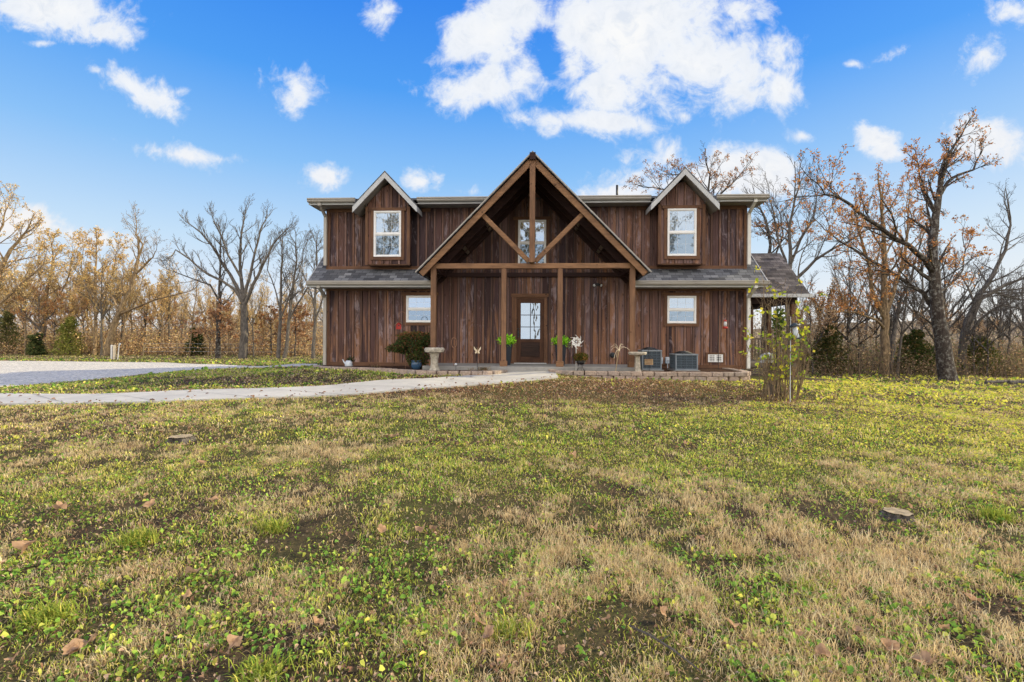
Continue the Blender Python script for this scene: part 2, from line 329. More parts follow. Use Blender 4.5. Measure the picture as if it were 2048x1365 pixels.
# ------------------------------------------------------------------ world
def make_world():
    w = bpy.data.worlds.new('World'); sc.world = w; w.use_nodes = True; nt = w.node_tree; nt.nodes.clear(); t = NT(nt)
    g = nt.nodes.new('ShaderNodeTexCoord').outputs['Generated']
    sky = nt.nodes.new('ShaderNodeTexSky'); sky.sky_type = 'NISHITA'; sky.sun_disc = False
    sky.sun_elevation = R(SUN_EL); sky.sun_rotation = R(90-SUN_AZ); sky.air_density = 1.0; sky.dust_density = .6; sky.ozone_density = 3.0
    s = nt.nodes.new('ShaderNodeSeparateXYZ'); nt.links.new(g, s.inputs[0]); x, y, z = s.outputs
    ramp = t.ramp(z, [(0.0, (.95,.92,.88)), (.07, (.84,.89,.97)), (.18, (.60,.80,1.0)), (.32, (.27,.57,1.0)), (.45, (.085,.375,.98)), (.60, (.030,.245,.92)), (1.0, (.02,.2,.75))])
    warm = t.mr(x, .2, 1.0, 0, .55)
    ramp = t.mix(t.math('MULTIPLY', warm, t.mr(z, .0, .45, 1, 0)), ramp, (.98, .92, .80))
    nish = t.n('ShaderNodeVectorMath', operation='SCALE', i0=sky.outputs[0]); nish.inputs[3].default_value = .10
    base = t.mix(.10, ramp, nish.outputs[0])
    # clouds: fields placed by direction
    yy = t.math('MAXIMUM', y, .05)
    u = t.math('DIVIDE', x, yy); v = t.math('DIVIDE', z, yy)
    uv = nt.nodes.new('ShaderNodeCombineXYZ'); t.put(uv.inputs[0], u); t.put(uv.inputs[1], v)
    B = [(110,22,165,50,-6,1.1),(215,70,85,38,-10,1.0),(262,180,92,38,-28,1.0),(190,145,34,20,0,.7),(45,60,60,20,0,.7),(585,182,66,52,-30,1.05),(350,312,125,24,-8,.85),(440,322,50,20,-5,.8),(648,355,62,30,-4,.95),
         (838,364,44,29,-10,1.05),(760,25,44,42,20,.95),(990,55,120,78,20,1.25),(960,170,105,50,10,1.15),(1050,150,90,55,30,1.05),(1250,70,205,115,0,1.45),(1390,125,200,92,-12,1.4),(1560,172,56,46,-20,1.05),
         (1200,180,95,60,0,1.0),(1165,242,130,32,-4,1.1),(1365,230,36,20,0,.75),(1600,270,40,23,0,.9),(1768,284,58,38,-10,1.1),(1960,272,85,42,-8,1.1),(1958,112,70,44,30,.95),(1800,98,52,16,25,.75),
         (1340,318,85,42,0,.95),(1510,330,135,44,-3,1.15),(1420,365,210,38,0,1.1),(1230,390,120,26,4,1.0),(40,448,90,42,-18,1.1),(215,488,85,30,-5,.95),(1485,188,32,12,0,.7),(2030,20,70,38,0,.8),
         (1470,20,70,26,0,.85),(1640,360,90,22,0,.7),(930,384,36,14,0,.7),(80,92,34,8,0,.6),(1700,125,30,10,0,.6),(2200,150,140,60,0,1),(-160,160,110,50,0,1),(-200,420,140,40,0,.9),(2350,330,140,50,0,.9)]
    field = None
    for px, py, a, b, rot, wt in B:
        m = t.mapping(uv.outputs[0], ((px-1024)/F, (682.5-py)/F, 0), (0, 0, R(rot)), (a/F, b/F, 1), 'TEXTURE')
        ln = t.n('ShaderNodeVectorMath', operation='LENGTH', i0=m).outputs[1]
        e = t.mr(ln, 0.0, 1.8, wt*1.1, 0.0)
        field = e if field is None else t.math('MAXIMUM', field, e)
    hole = t.n('ShaderNodeVectorMath', operation='LENGTH', i0=t.mapping(uv.outputs[0], (66/F, 575/F, 0), (0, 0, R(15)), (38/F, 50/F, 1), 'TEXTURE')).outputs[1]
    field = t.math('SUBTRACT', field, t.mr(hole, .2, 1.3, .55, 0))
    n1 = t.noise(uv.outputs[0], 6.5, 10, .62, .5); n2 = t.noise(t.mapping(uv.outputs[0], (3, 7, 1)), 24, 8, .65, .5)
    dens = t.math('ADD', field, t.math('ADD', t.math('MULTIPLY', t.math('SUBTRACT', n1, .5), 2.1), t.math('MULTIPLY', t.math('SUBTRACT', n2, .5), .95)))
    al = t.mr(dens, .42, 1.0, 0, 1, True)
    al = t.math('MULTIPLY', al, t.mr(y, .08, .2, 0, 1))
    # unseen sky behind and beside the camera: warm cover added as fill light
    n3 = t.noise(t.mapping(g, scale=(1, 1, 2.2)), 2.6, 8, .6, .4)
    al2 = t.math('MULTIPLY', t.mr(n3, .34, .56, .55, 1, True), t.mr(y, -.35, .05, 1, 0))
    white = t.mix(t.mr(dens, .6, 1.5, 1, 0), (.96, .965, .97), (.80, .86, .96))
    lowc = t.mix(t.mr(z, .05, .35, 1, 0), white, (.98, .93, .88))
    sh = t.mix(t.math('MULTIPLY', t.mr(n2, .46, .68, 0, .65), t.mr(dens, .8, 1.3, 0, 1)), lowc, (.66, .74, .87))
    c = t.mix(al, base, sh)
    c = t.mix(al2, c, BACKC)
    bg = nt.nodes.new('ShaderNodeBackground'); t.put(bg.inputs[0], c); bg.inputs[1].default_value = 1.0
    # extra unseen brightness behind the camera, added to light house front and lawn
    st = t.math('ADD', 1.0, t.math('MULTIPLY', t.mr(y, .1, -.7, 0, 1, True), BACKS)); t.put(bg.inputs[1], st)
    o = nt.nodes.new('ShaderNodeOutputWorld'); nt.links.new(bg.outputs[0], o.inputs[0])
SUN_EL, SUN_AZ = 30.0, 12.0          # sun_az: degrees from +X toward +Y
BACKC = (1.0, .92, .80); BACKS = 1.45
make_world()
sun = bpy.data.lights.new('sun', 'SUN'); sun.energy = 5.0; sun.angle = R(.6); sun.color = (1.0, .85, .52)
so = bpy.data.objects.new('sun', sun); col.objects.link(so)
sd = Vector((math.cos(R(SUN_AZ))*math.cos(R(SUN_EL)), math.sin(R(SUN_AZ))*math.cos(R(SUN_EL)), math.sin(R(SUN_EL))))
so.rotation_euler = (-sd).to_track_quat('-Z', 'Y').to_euler(); so.location = (30, 5, 20)
cam = bpy.data.cameras.new('camera'); cam.lens = 36*F/2048; cam.sensor_width = 36; cam.clip_end = 6000; cam.clip_start = .05
co = bpy.data.objects.new('camera', cam); col.objects.link(co); co.location = (0, 0, EYE); co.rotation_euler = (R(90), R(-.315), 0); sc.camera = co
sc.view_settings.view_transform = 'Standard'; sc.view_settings.look = 'None'; sc.view_settings.exposure = 0
sc.cycles.adaptive_threshold = .03; sc.cycles.max_bounces = 5; sc.cycles.diffuse_bounces = 2; sc.cycles.glossy_bounces = 2; sc.cycles.transmission_bounces = 3; sc.cycles.transparent_max_bounces = 8

# ------------------------------------------------------------------ ground
def grid_axis(fine, step, far):
    a = list(np.arange(-fine, fine+1e-6, step)); x = fine; s = step
    pos = []
    while x < far: s *= 1.35; x += s; pos.append(x)
    return np.array([-p for p in pos[::-1]]+a+pos)
gx = grid_axis(24, .4, 2500); gy = grid_axis(24, .4, 2500)+14
X, Y = np.meshgrid(gx, gy); Z = gz_arr(X, Y)
rng0 = np.random.default_rng(1)
nx, ny = len(gx), len(gy)
V = np.stack([X.ravel(), Y.ravel(), Z.ravel()], 1)
idx = np.arange(nx*ny).reshape(ny, nx); q = np.stack([idx[:-1, :-1], idx[:-1, 1:], idx[1:, 1:], idx[1:, :-1]], -1).reshape(-1, 4)
me = npmesh('lawn', V, q.ravel(), np.arange(len(q))*4, np.full(len(q), 4), np.ones((len(V), 3)))
me.polygons.foreach_set('use_smooth', [True]*len(q))
lawn = bpy.data.objects.new('lawn', me); me.materials.append(M['ground']); col.objects.link(lawn); tag(lawn, 'patchy winter lawn with bare soil running up to the house', kind='structure')

def interp(pts, n):
    pts = np.array(pts, float); d = np.r_[0, np.cumsum(np.hypot(*np.diff(pts, axis=0).T))]
    s = np.linspace(0, d[-1], n); return np.stack([np.interp(s, d, pts[:, 0]), np.interp(s, d, pts[:, 1])], 1)
def sheet(name, A, B, n, m, lift, mat, edge=.05, jit=0.0):
    A = interp(A, n); B = interp(B, n); rr = np.random.default_rng(5)
    if jit: A = A+rr.normal(0, jit, A.shape); B = B+rr.normal(0, jit, B.shape)
    mb = MB()
    for i in range(n):
        for j in range(m+1):
            p = A[i]+(B[i]-A[i])*j/m
            mb.v.append((p[0], p[1], gz(p[0], p[1])+lift))
    for i in range(n-1):
        for j in range(m):
            a = i*(m+1)+j; mb.f.append((a, a+1, a+m+2, a+m+1)); mb.c.append((1, 1, 1))
    for side in (0, m):
        base = len(mb.v)
        for i in range(n):
            v = mb.v[i*(m+1)+side]; mb.v.append((v[0], v[1], v[2]-lift-edge))
        for i in range(n-1):
            a = i*(m+1)+side; b = a+m+1; mb.f.append((a, b, base+i+1, base+i)); mb.c.append((1, 1, 1))
    o = mb.build(name, mat, smooth=False); return o, np.vstack([A, B[::-1]])
pf = [(-260,795),(0,790),(300,787),(500,780),(700,769),(850,760),(950,753),(985,748),(1003,743),(1010,741)]
pn = [(-260,817),(0,811),(300,807),(600,796),(900,776),(1050,764),(1117,757),(1112,749),(1107,743),(1106,741)]
path_o, path_poly = sheet('front_path', [gp(*p) for p in pf], [gp(*p) for p in pn], 70, 8, .035, 'concrete')
tag(path_o, 'pale concrete walk curving from the porch to the left', kind='structure')
gf = [(-300,722),(0,722.5),(330,726),(640,729.5)]; gn = [(-300,792),(0,775),(160,763),(300,748),(430,739),(560,735),(640,732.5)]
gfar = [gp(*p) for p in gf]; gnear = [gp(*p) for p in gn]
grav_o, grav_poly = sheet('gravel_drive', gfar, gnear, 90, 26, .02, 'gravel', jit=.05)
tag(grav_o, 'pale grey gravel drive on the left of the house', kind='structure')
def inpoly(x, y, poly):
    r = np.zeros(len(x), bool); n = len(poly); j = n-1
    for i in range(n):
        xi, yi = poly[i]; xj, yj = poly[j]
        c = ((yi > y) != (yj > y)) & (x < (xj-xi)*(y-yi)/((yj-yi) if yj != yi else 1e-9)+xi); r ^= c; j = i
    return r
# garden beds
LW = [(-6.3,15.5),(-5.9,14.95),(-5.2,14.6),(-4.4,14.4),(-3.7,14.1),(-3.2,13.6),(-2.6,13.2),(-1.8,13.0),(-1.0,13.0),(-.45,13.2),(-.2,13.65)]
RW = [(1.12,13.72),(1.2,13.2),(1.6,12.95),(2.6,12.8),(4.2,12.72),(5.5,12.72),(6.15,12.8),(6.42,13.2),(6.55,14.0),(6.62,15.0)]
bedL = np.array(LW+[(-.2,15.3),(-6.3,16.2)]); bedR = np.array(RW+[(6.6,15.6),(1.0,15.4)])
def bed(name, poly, z, label):
    mb = MB(); mb.add([(x, y, z) for x, y in poly]+[(x, y, z-.35) for x, y in poly], [tuple(range(len(poly)))]); n = len(poly)
    for i in range(n): mb.f.append((i, (i+1) % n, n+(i+1) % n, n+i)); mb.c.append((1, 1, 1))
    return tag(mb.build(name, 'mulch'), label, kind='structure')
bed('garden_bed', bedL, .565, 'dark mulch bed left of the porch steps'); bed('garden_bed', bedR, .575, 'dark mulch bed right of the porch steps')
def block_wall(pts, z0, course, n, label):
    rng = random.Random(7); mb = MB(); L = .30
    d = np.array(pts); seg = np.r_[0, np.cumsum(np.hypot(*np.diff(d, axis=0).T))]; T = seg[-1]
    def P(s): s = min(max(s, 0), T); return np.array([np.interp(s, seg, d[:, 0]), np.interp(s, seg, d[:, 1])])
    for k in range(n):
        s = -(L/2)*(k % 2)
        while s < T-.05:
            s0 = max(s, 0)+.006; s1 = min(s+L*rng.uniform(.93, 1.03), T)-.006
            a, b = P(s0), P(s1); t = (b-a)/max(np.linalg.norm(b-a), 1e-6); nrm = np.array([t[1], -t[0]])
            jo = rng.uniform(-.012, .012); z = z0+k*course; h = course-.006; tilt = rng.uniform(-.006, .006)
            f0 = a+nrm*(.09+jo); f1 = b+nrm*(.09+jo+rng.uniform(-.01, .01)); m_ = (a+b)/2+nrm*(.115+jo)
            i0 = a-nrm*.10; i1 = b-nrm*.10
            ring = [i0, f0, m_, f1, i1]; vs = [(p[0], p[1], z) for p in ring]+[(p[0], p[1], z+h+(tilt if q_ > 1 else -tilt)) for q_, p in enumerate(ring)]
            cc = rng.choice([(1,.92,.86),(.85,.8,.8),(1.1,1,.92),(.95,.85,.78),(.75,.75,.75)])
            mb.add(vs, [(4,3,2,1,0),(5,6,7,8,9),(0,1,6,5),(1,2,7,6),(2,3,8,7),(3,4,9,8),(4,0,5,9)], cc)
            s += L
    o = mb.build('retaining_wall', 'block', bevel=.012); tag(o, label, 'garden wall'); return o
block_wall(LW, .46, .135, 1, 'low curved edging of one course of grey blocks left of the walk')
block_wall(RW, .385, .115, 2, 'two-course tan block retaining wall in front of the air conditioners')
# distant hills
mb = MB(); rng = random.Random(3); N = 160
for i in range(N+1):
    a = R(-80+160*i/N); r = 900; h = 8+26*(.5+.5*math.sin(i*.11+1))+rng.uniform(-1.5, 1.5)
    x, y = r*math.sin(a), r*math.cos(a); mb.v.append((x, y, -30)); mb.v.append((x, y, h))
for i in range(N): mb.f.append((2*i, 2*i+2, 2*i+3, 2*i+1)); mb.c.append((1, 1, 1))
tag(mb.build('hills', 'haze'), 'low wooded hills on the far horizon', kind='structure')

exec_parts = True
# ------------------------------------------------------------------ house (local frame: front wall plane y=0, +y away)
HX, HY, HR = .65, 15.6, R(-2.8)
house = empty('wooden_house', (HX, HY, 0), HR)
tag(house, 'two-storey dark brown board-and-batten house with a timber-framed porch gable', 'house')
def hw(u, v, z=0):      # house-local -> world
    c, s = math.cos(HR), math.sin(HR); return Vector((HX+u*c-v*s, HY+u*s+v*c, z))
rng = random.Random(11)
def clipcol(mb, a, b, z0, topfn, yb, yf, ops, c):
    xs = sorted({a, b} | {x for o in ops for x in (o[0], o[1]) if a < x < b})
    for x0, x1 in zip(xs, xs[1:]):
        if x1-x0 < .004: continue
        xm = (x0+x1)/2; iv = [(z0, None)]
        for o in ops:
            if o[0] <= xm <= o[1]:
                new = []
                for lo, hi in iv:
                    h = hi if hi is not None else 99
                    if o[3] <= lo or o[2] >= h: new.append((lo, hi)); continue
                    if o[2] > lo: new.append((lo, o[2]))
                    if o[3] < h: new.append((o[3], hi))
                iv = new
        for lo, hi in iv:
            t0, t1 = (topfn(x0), topfn(x1)) if hi is None else (hi, hi)
            if min(t0, t1) <= lo+.01: 
                if max(t0, t1) <= lo+.01: continue
                t0 = max(t0, lo+.005); t1 = max(t1, lo+.005)
            mb.add([(x0,yf,lo),(x1,yf,lo),(x1,yf,t1),(x0,yf,t0),(x0,yb,lo),(x1,yb,lo),(x1,yb,t1),(x0,yb,t0)],
                   [(0,1,2,3),(1,5,6,2),(0,3,7,4),(3,2,6,7),(0,4,5,1)], c)
def boards(mb, x0, x1, z0, topfn, y, ops=(), pitch=.268, phase=0.0, bw=.062):
    x = x0-phase
    while x < x1:
        c = rc(rng); w = pitch*rng.uniform(.985, 1.015)
        g = .017
        a, b = max(x+bw+g, x0), min(x+w-g, x1)
        if b-a > .01: clipcol(mb, a, b, z0, topfn, y+.03, y, ops, c)
        a, b = max(x, x0), min(x+bw, x1)
        if b-a > .01: clipcol(mb, a, b, z0, topfn, y+.03, y-.016, ops, (rng.random(), rng.random(), 1.0))
        x += w
WIN_L = (4.735, 2.425, .90, .87); WIN_L2 = (-3.657, 2.425, .90, .87)
def rect(cx, cz, w, h, m=0.0): return (cx-w/2-m, cx+w/2+m, cz-h/2-m, cz+h/2+m)
W2 = 6.72
ops = [rect(*WIN_L), rect(*WIN_L2), (-.60, .48, .60, 2.86), rect(-.02, 4.57, .90, 1.46)]
wall = MB()
def wtop(u): return max(5.72, 6.56-1.03*abs(u))
boards(wall, -W2, W2, .56, wtop, 0.0, ops)
wo = wall.build('wall', 'siding', house)
# core box behind the boards, sides, gables
side = MB(); D = 8.4
def gableside(x, sgn):
    zs = .55
    pts = [(x,.035,zs),(x,D,zs),(x,D,3.6),(x,4.2,7.05),(x,.035,5.75)]
    side.add(pts, [tuple(range(5)) if sgn > 0 else tuple(range(5))[::-1]], (.4, .5, 0))
    y = .05
    while y < D:
        top = min(5.78+.27*y, 3.6+(D-y)*.85+.3)
        side.box(x-.018 if sgn < 0 else x, x if sgn < 0 else x+.018, y, y+.05, zs, top-.1, (rng.random(), rng.random(), 1)); y += .27
gableside(W2, 1); gableside(-W2, -1)
bk_ = MB(); bk_.add([(-W2,.034,.55),(W2,.034,.55),(W2,.034,5.7),(-W2,.034,5.7)], [(0,1,2,3)]); bk_.build('wall_backing', 'black', house)
side.add([(-W2,D,.55),(-W2,D,3.6),(W2,D,3.6),(W2,D,.55)], [(0,1,2,3)], (.4,.5,0))
side.build('side_wall', 'siding', house)
fd = MB(); fd.box(-W2+.02, W2-.02, .02, D-.02, .0, .575); fd.build('foundation', 'slab', house)

# trim boards
for s0, s1 in ((-W2, -3.3), (3.3, W2)):
    for za, zb, yt in ((3.70, 3.82, -.030), (5.60, 5.72, -.032), (3.02, 3.14, -.030), (.56, .68, -.030)):
        tr = MB(); tr.box(s0+.031, s1-.031, yt, 0, za, zb, rc(rng, 1)); tr.build('trim_board', 'trim', house)
for s in (-1, 1):
    tr = MB(); tr.box(s*W2-.06, s*W2+.03, -.034, .05, .56, 5.70, rc(rng, 0)); tr.build('corner_board', 'trim', house)
lb = MB(); lb.box(-3.05, 3.05, -.09, -.003, 3.47, 3.60, rc(rng, 1)); lb.build('ledger_beam', 'dark_timber', house)

# windows
def window(cx, cz, w, h, y, head=True, grid=(3, 2), parent=house, label=None):
    f = MB(); t = .045
    f.box(cx-w/2, cx+w/2, y-.05, y+.03, cz+h/2-t, cz+h/2); f.box(cx-w/2, cx+w/2, y-.055, y+.03, cz-h/2, cz-h/2+t)
    f.box(cx-w/2, cx-w/2+t, y-.048, y+.03, cz-h/2+t, cz+h/2-t); f.box(cx+w/2-t, cx+w/2, y-.048, y+.03, cz-h/2+t, cz+h/2-t)
    fo = f.build('window', 'vinyl', parent, bevel=.004)
    sh = MB(); e = t-.004; m = .028
    sh.box(cx-w/2+e, cx+w/2-e, y-.036, y+.01, cz-.022, cz+.022)
    for z0, z1, yy in ((cz+.022, cz+h/2-e, y-.030), (cz-h/2+e, cz-.022, y-.018)):
        sh.box(cx-w/2+e, cx-w/2+e+m, yy, yy+.02, z0, z1); sh.box(cx+w/2-e-m, cx+w/2-e, yy, yy+.02, z0, z1)
        sh.box(cx-w/2+e+m, cx+w/2-e-m, yy, yy+.02, z1-m, z1); sh.box(cx-w/2+e+m, cx+w/2-e-m, yy, yy+.02, z0, z0+m)
        gw = w-2*e-2*m; gh = z1-z0-2*m
        for i in range(1, grid[0]): xx = cx-w/2+e+m+gw*i/grid[0]; sh.box(xx-.0022, xx+.0022, yy+.010, yy+.016, z0+m, z1-m)
        for i in range(1, grid[1]): zz = z0+m+gh*i/grid[1]; sh.box(cx-w/2+e+m, cx+w/2-e-m, yy+.011, yy+.015, zz-.0022, zz+.0022)
    sh.build('sash', 'vinyl', fo)
    for z0, z1, yy in ((cz+.03, cz+h/2-.06, y-.016), (cz-h/2+.06, cz-.03, y-.004)):
        g = MB(); g.add([(cx-w/2+.05, yy, z0), (cx+w/2-.05, yy, z0), (cx+w/2-.05, yy, z1), (cx-w/2+.05, yy, z1)], [(0,1,2,3)]); g.build('pane', 'pane' if z0 > cz else 'pane_low', fo)
    bk = MB(); bk.box(cx-w/2+.01, cx+w/2-.01, y+.032, y+.05, cz-h/2+.01, cz+h/2-.01); bk.build('backing', 'black', fo)
    # timber casing
    c = MB(); cw = .10
    c.box(cx-w/2-cw, cx-w/2-.002, y-.036, y, cz-h/2-cw, cz+h/2+.002, rc(rng, 0)); c.box(cx+w/2+.002, cx+w/2+cw, y-.036, y, cz-h/2-cw, cz+h/2+.002, rc(rng, 0))
    c.box(cx-w/2-cw-.06, cx+w/2+cw+.06, y-.050, y, cz+h/2+.004, cz+h/2+.105, rc(rng, 1)); c.box(cx-w/2-.001, cx+w/2+.001, y-.042, y, cz-h/2-cw, cz-h/2-.003, rc(rng, 1))
    c.build('casing', 'trim', fo)
    return fo
window(*WIN_L, 0, grid=(3, 2)); window(*WIN_L2, 0); window(-.02, 4.57, .90, 1.46, 0)

# dormer boxes
for cx in (-4.62, 4.61):
    fw = .675; yf = -.40
    d = MB(); op = [rect(cx, 4.79, .88, 1.46)]
    boards(d, cx-fw, cx+fw, 3.83, lambda u: 6.44-1.04*abs(u-cx), yf, op, .268, .06)
    for s in (-1, 1):
        x = cx+s*fw
        d.add([(x,yf,3.83),(x,-.004,3.83),(x,-.004,5.75),(x,yf,5.75)], [(0,1,2,3) if s > 0 else (3,2,1,0)], rc(rng))
    d.add([(cx-fw+.01,yf+.032,3.84),(cx+fw-.01,yf+.032,3.84),(cx+fw-.01,yf+.032,5.72),(cx,yf+.032,6.40),(cx-fw+.01,yf+.032,5.72)], [(0,1,2,3,4)], (0,0,0))
    dd = d.build('dormer', 'siding', house)
    k = MB(); k.box(cx-fw+.01, cx+fw-.01, yf+.01, -.005, 3.80, 3.828, rc(rng, 1))
    for s in (-1, 1): k.box(cx+s*fw-.045, cx+s*fw+.045, yf-.030, yf+.045, 3.80, 5.66, rc(rng, 0))
    k.build('corner_board', 'trim', dd)
    window(cx, 4.79, .88, 1.46, yf, grid=(3, 2), parent=dd)
    # little gable roof
    for s in (-1, 1):
        r_ = MB(); ax, az = cx, 6.70; ex, ez = cx+s*1.02, 6.70-1.05*1.02
        T = .045
        vs = []
        for y in (-.74, 2.6): vs += [(ax,y,az),(ex,y,ez),(ex-s*T*.7,y,ez-T*.75),(ax,y,az-T*1.4)]
        fs = [(0,1,2,3),(7,6,5,4),(0,4,5,1),(1,5,6,2),(2,6,7,3)]
        r_.add(vs, fs if s > 0 else [f[::-1] for f in fs]); r_.build('dormer_roof', 'shingle', dd)
        fa = MB(); vs = []
        for y in (-.752, -.715): vs += [(ax,y,az-.055),(ex,y,ez-.055),(ex,y,ez-.235),(ax,y,az-.235)]
        fs = [(3,2,1,0),(4,5,6,7),(0,1,5,4),(1,2,6,5),(2,3,7,6)]
        fa.add(vs, fs if s > 0 else [f[::-1] for f in fs])
        fa.add([(ex,-.72,ez-.05),(ex,-.02,ez-.05),(ex,-.02,ez-.20),(ex,-.72,ez-.20)], [(0,1,2,3)]); fa.build('rake_board', 'fascia', dd)
        so_ = MB(); so_.add([(ax,-.715,az-.215),(ex-s*.005,-.715,ez-.20),(ex-s*.005,-.0,ez-.20),(ax,-.0,az-.215)], [(0,1,2,3)]); so_.build('soffit', 'soffit', dd)

# roofs
def slab(mb, pts, t=.06, c=(1, 1, 1)):     # pts: quad (top), thickness straight down
    mb.add(pts+[(x, y, z-t) for x, y, z in pts], [(0,1,2,3),(7,6,5,4),(0,4,5,1),(1,5,6,2),(2,6,7,3),(3,7,4,0)], c)
S = .86
def zs(y): return 3.27+(y+.55)*S          # main slope
r = MB(); E = 7.14
for a, b in ((-E, -3.12), (3.12, E)): slab(r, [(a,-.55,zs(-.55)),(b,-.55,zs(-.55)),(b,.0,zs(0)),(a,.0,zs(0))])
for a, b in ((-E, -W2-.03), (W2+.03, E)): slab(r, [(a,.0,zs(0)),(b,.0,zs(0)),(b,3.8,zs(3.8)),(a,3.8,zs(3.8))])
slab(r, [(-E,4.6,zs(3.8)),(E,4.6,zs(3.8)),(E,D+.5,3.25),(-E,D+.5,3.25)])
slab(r, [(-E,3.81,zs(3.8)-.005),(E,3.81,zs(3.8)-.005),(E,4.59,zs(3.8)-.005),(-E,4.59,zs(3.8)-.005)])
r.build('roof', 'shingle', house)
def zu(y): return 5.90+(y+.5)*.26
r = MB()
slab(r, [(-E,.0,zu(0)),(E,.0,zu(0)),(E,4.1,zu(4.1)),(-E,4.1,zu(4.1))])
for a, b in ((-E, -5.31), (-3.93, -.84), (.84, 3.92), (5.30, E)): slab(r, [(a,-.5,zu(-.5)),(b,-.5,zu(-.5)),(b,-.001,zu(0)),(a,-.001,zu(0))])
r.build('upper_roof', 'shingle', house)
def gutter(a, b, y, z, name='gutter'):      # K profile
    prof = [(y+.0,z),(y-.115,z),(y-.12,z-.03),(y-.095,z-.06),(y-.105,z-.085),(y-.075,z-.125),(y,z-.125)]
    mb = MB(); n = len(prof); mb.add([(a,p[0],p[1]) for p in prof]+[(b,p[0],p[1]) for p in prof], [(i, i+1, n+i+1, n+i) for i in range(1, n-1)]+[tuple(range(n))[::-1], tuple(range(n, 2*n))]+[(0, 1, n+1, n)])
    mb.build(name, 'gutter', house)
    f = MB(); f.box(a+.01, b-.01, y+.002, y+.022, z-.19, z-.005); f.build('fascia_board', 'fascia', house)
for a, b in ((-E-.02, -5.62), (-3.64, -.98), (.98, 3.63), (5.60, E+.02)): gutter(a, b, -.51, 5.90)
for a, b in ((-E-.02, -3.16), (3.16, E+.02)): gutter(a, b, -.56, 3.27)
for a, b in ((-E, -5.31), (-3.93, -.9), (.9, 3.92), (5.30, E)): so_ = MB(); so_.box(a, b, -.50, -.034, 5.715, 5.735); so_.build('soffit', 'soffit', house)
for a, b in ((-E, -3.2), (3.2, E)): so_ = MB(); so_.box(a, b, -.545, -.034, 3.08, 3.10); so_.build('soffit', 'soffit', house)
for s in (-1, 1): so_ = MB(); so_.box(min(s*E, s*(W2+.035)), max(s*E, s*(W2+.035)), -.03, .3, 5.72, 5.735); so_.build('soffit', 'soffit', house)
for s in (-1, 1):
    rk = MB(); rk.beam((s*(E+.012), -.5, zu(-.5)-.1), (s*(E+.012), 4.1, zu(4.1)-.1), .02, .18, (0,0,1))
    rk.beam((s*(E+.012), -.55, zs(-.55)-.1), (s*(E+.012), 3.8, zs(3.8)-.1), .02, .18, (0,0,1)); rk.build('rake_board', 'fascia', house)
# downspouts
for s in (-1, 1):
    x = s*(W2+.07)
    for zt, zb, yg in ((5.78, 3.84, -.55), (3.15, .58, -.60)):
        d = MB(); d.box(x-.05, x+.05, yg-.0, yg+.08, zt-.10, zt)
        d.beam((x, yg+.04, zt-.06), (x, -.07, zt-.34), .095, .07, (1,0,0)); d.box(x-.048, x+.048, -.115, -.04, zb, zt-.30)
        d.build('downspout', 'gutter' if s < 0 else 'white_paint', house)  # right one paler: the sunlight on it is put into its colour
# vent pipe
vp = MB(); c = (.0, 0, 0); vp.tube([(3.15, 2.8, 6.6), (3.15, 2.8, 7.30)], .045, 10); vp.build('vent_pipe', 'black', house, True)

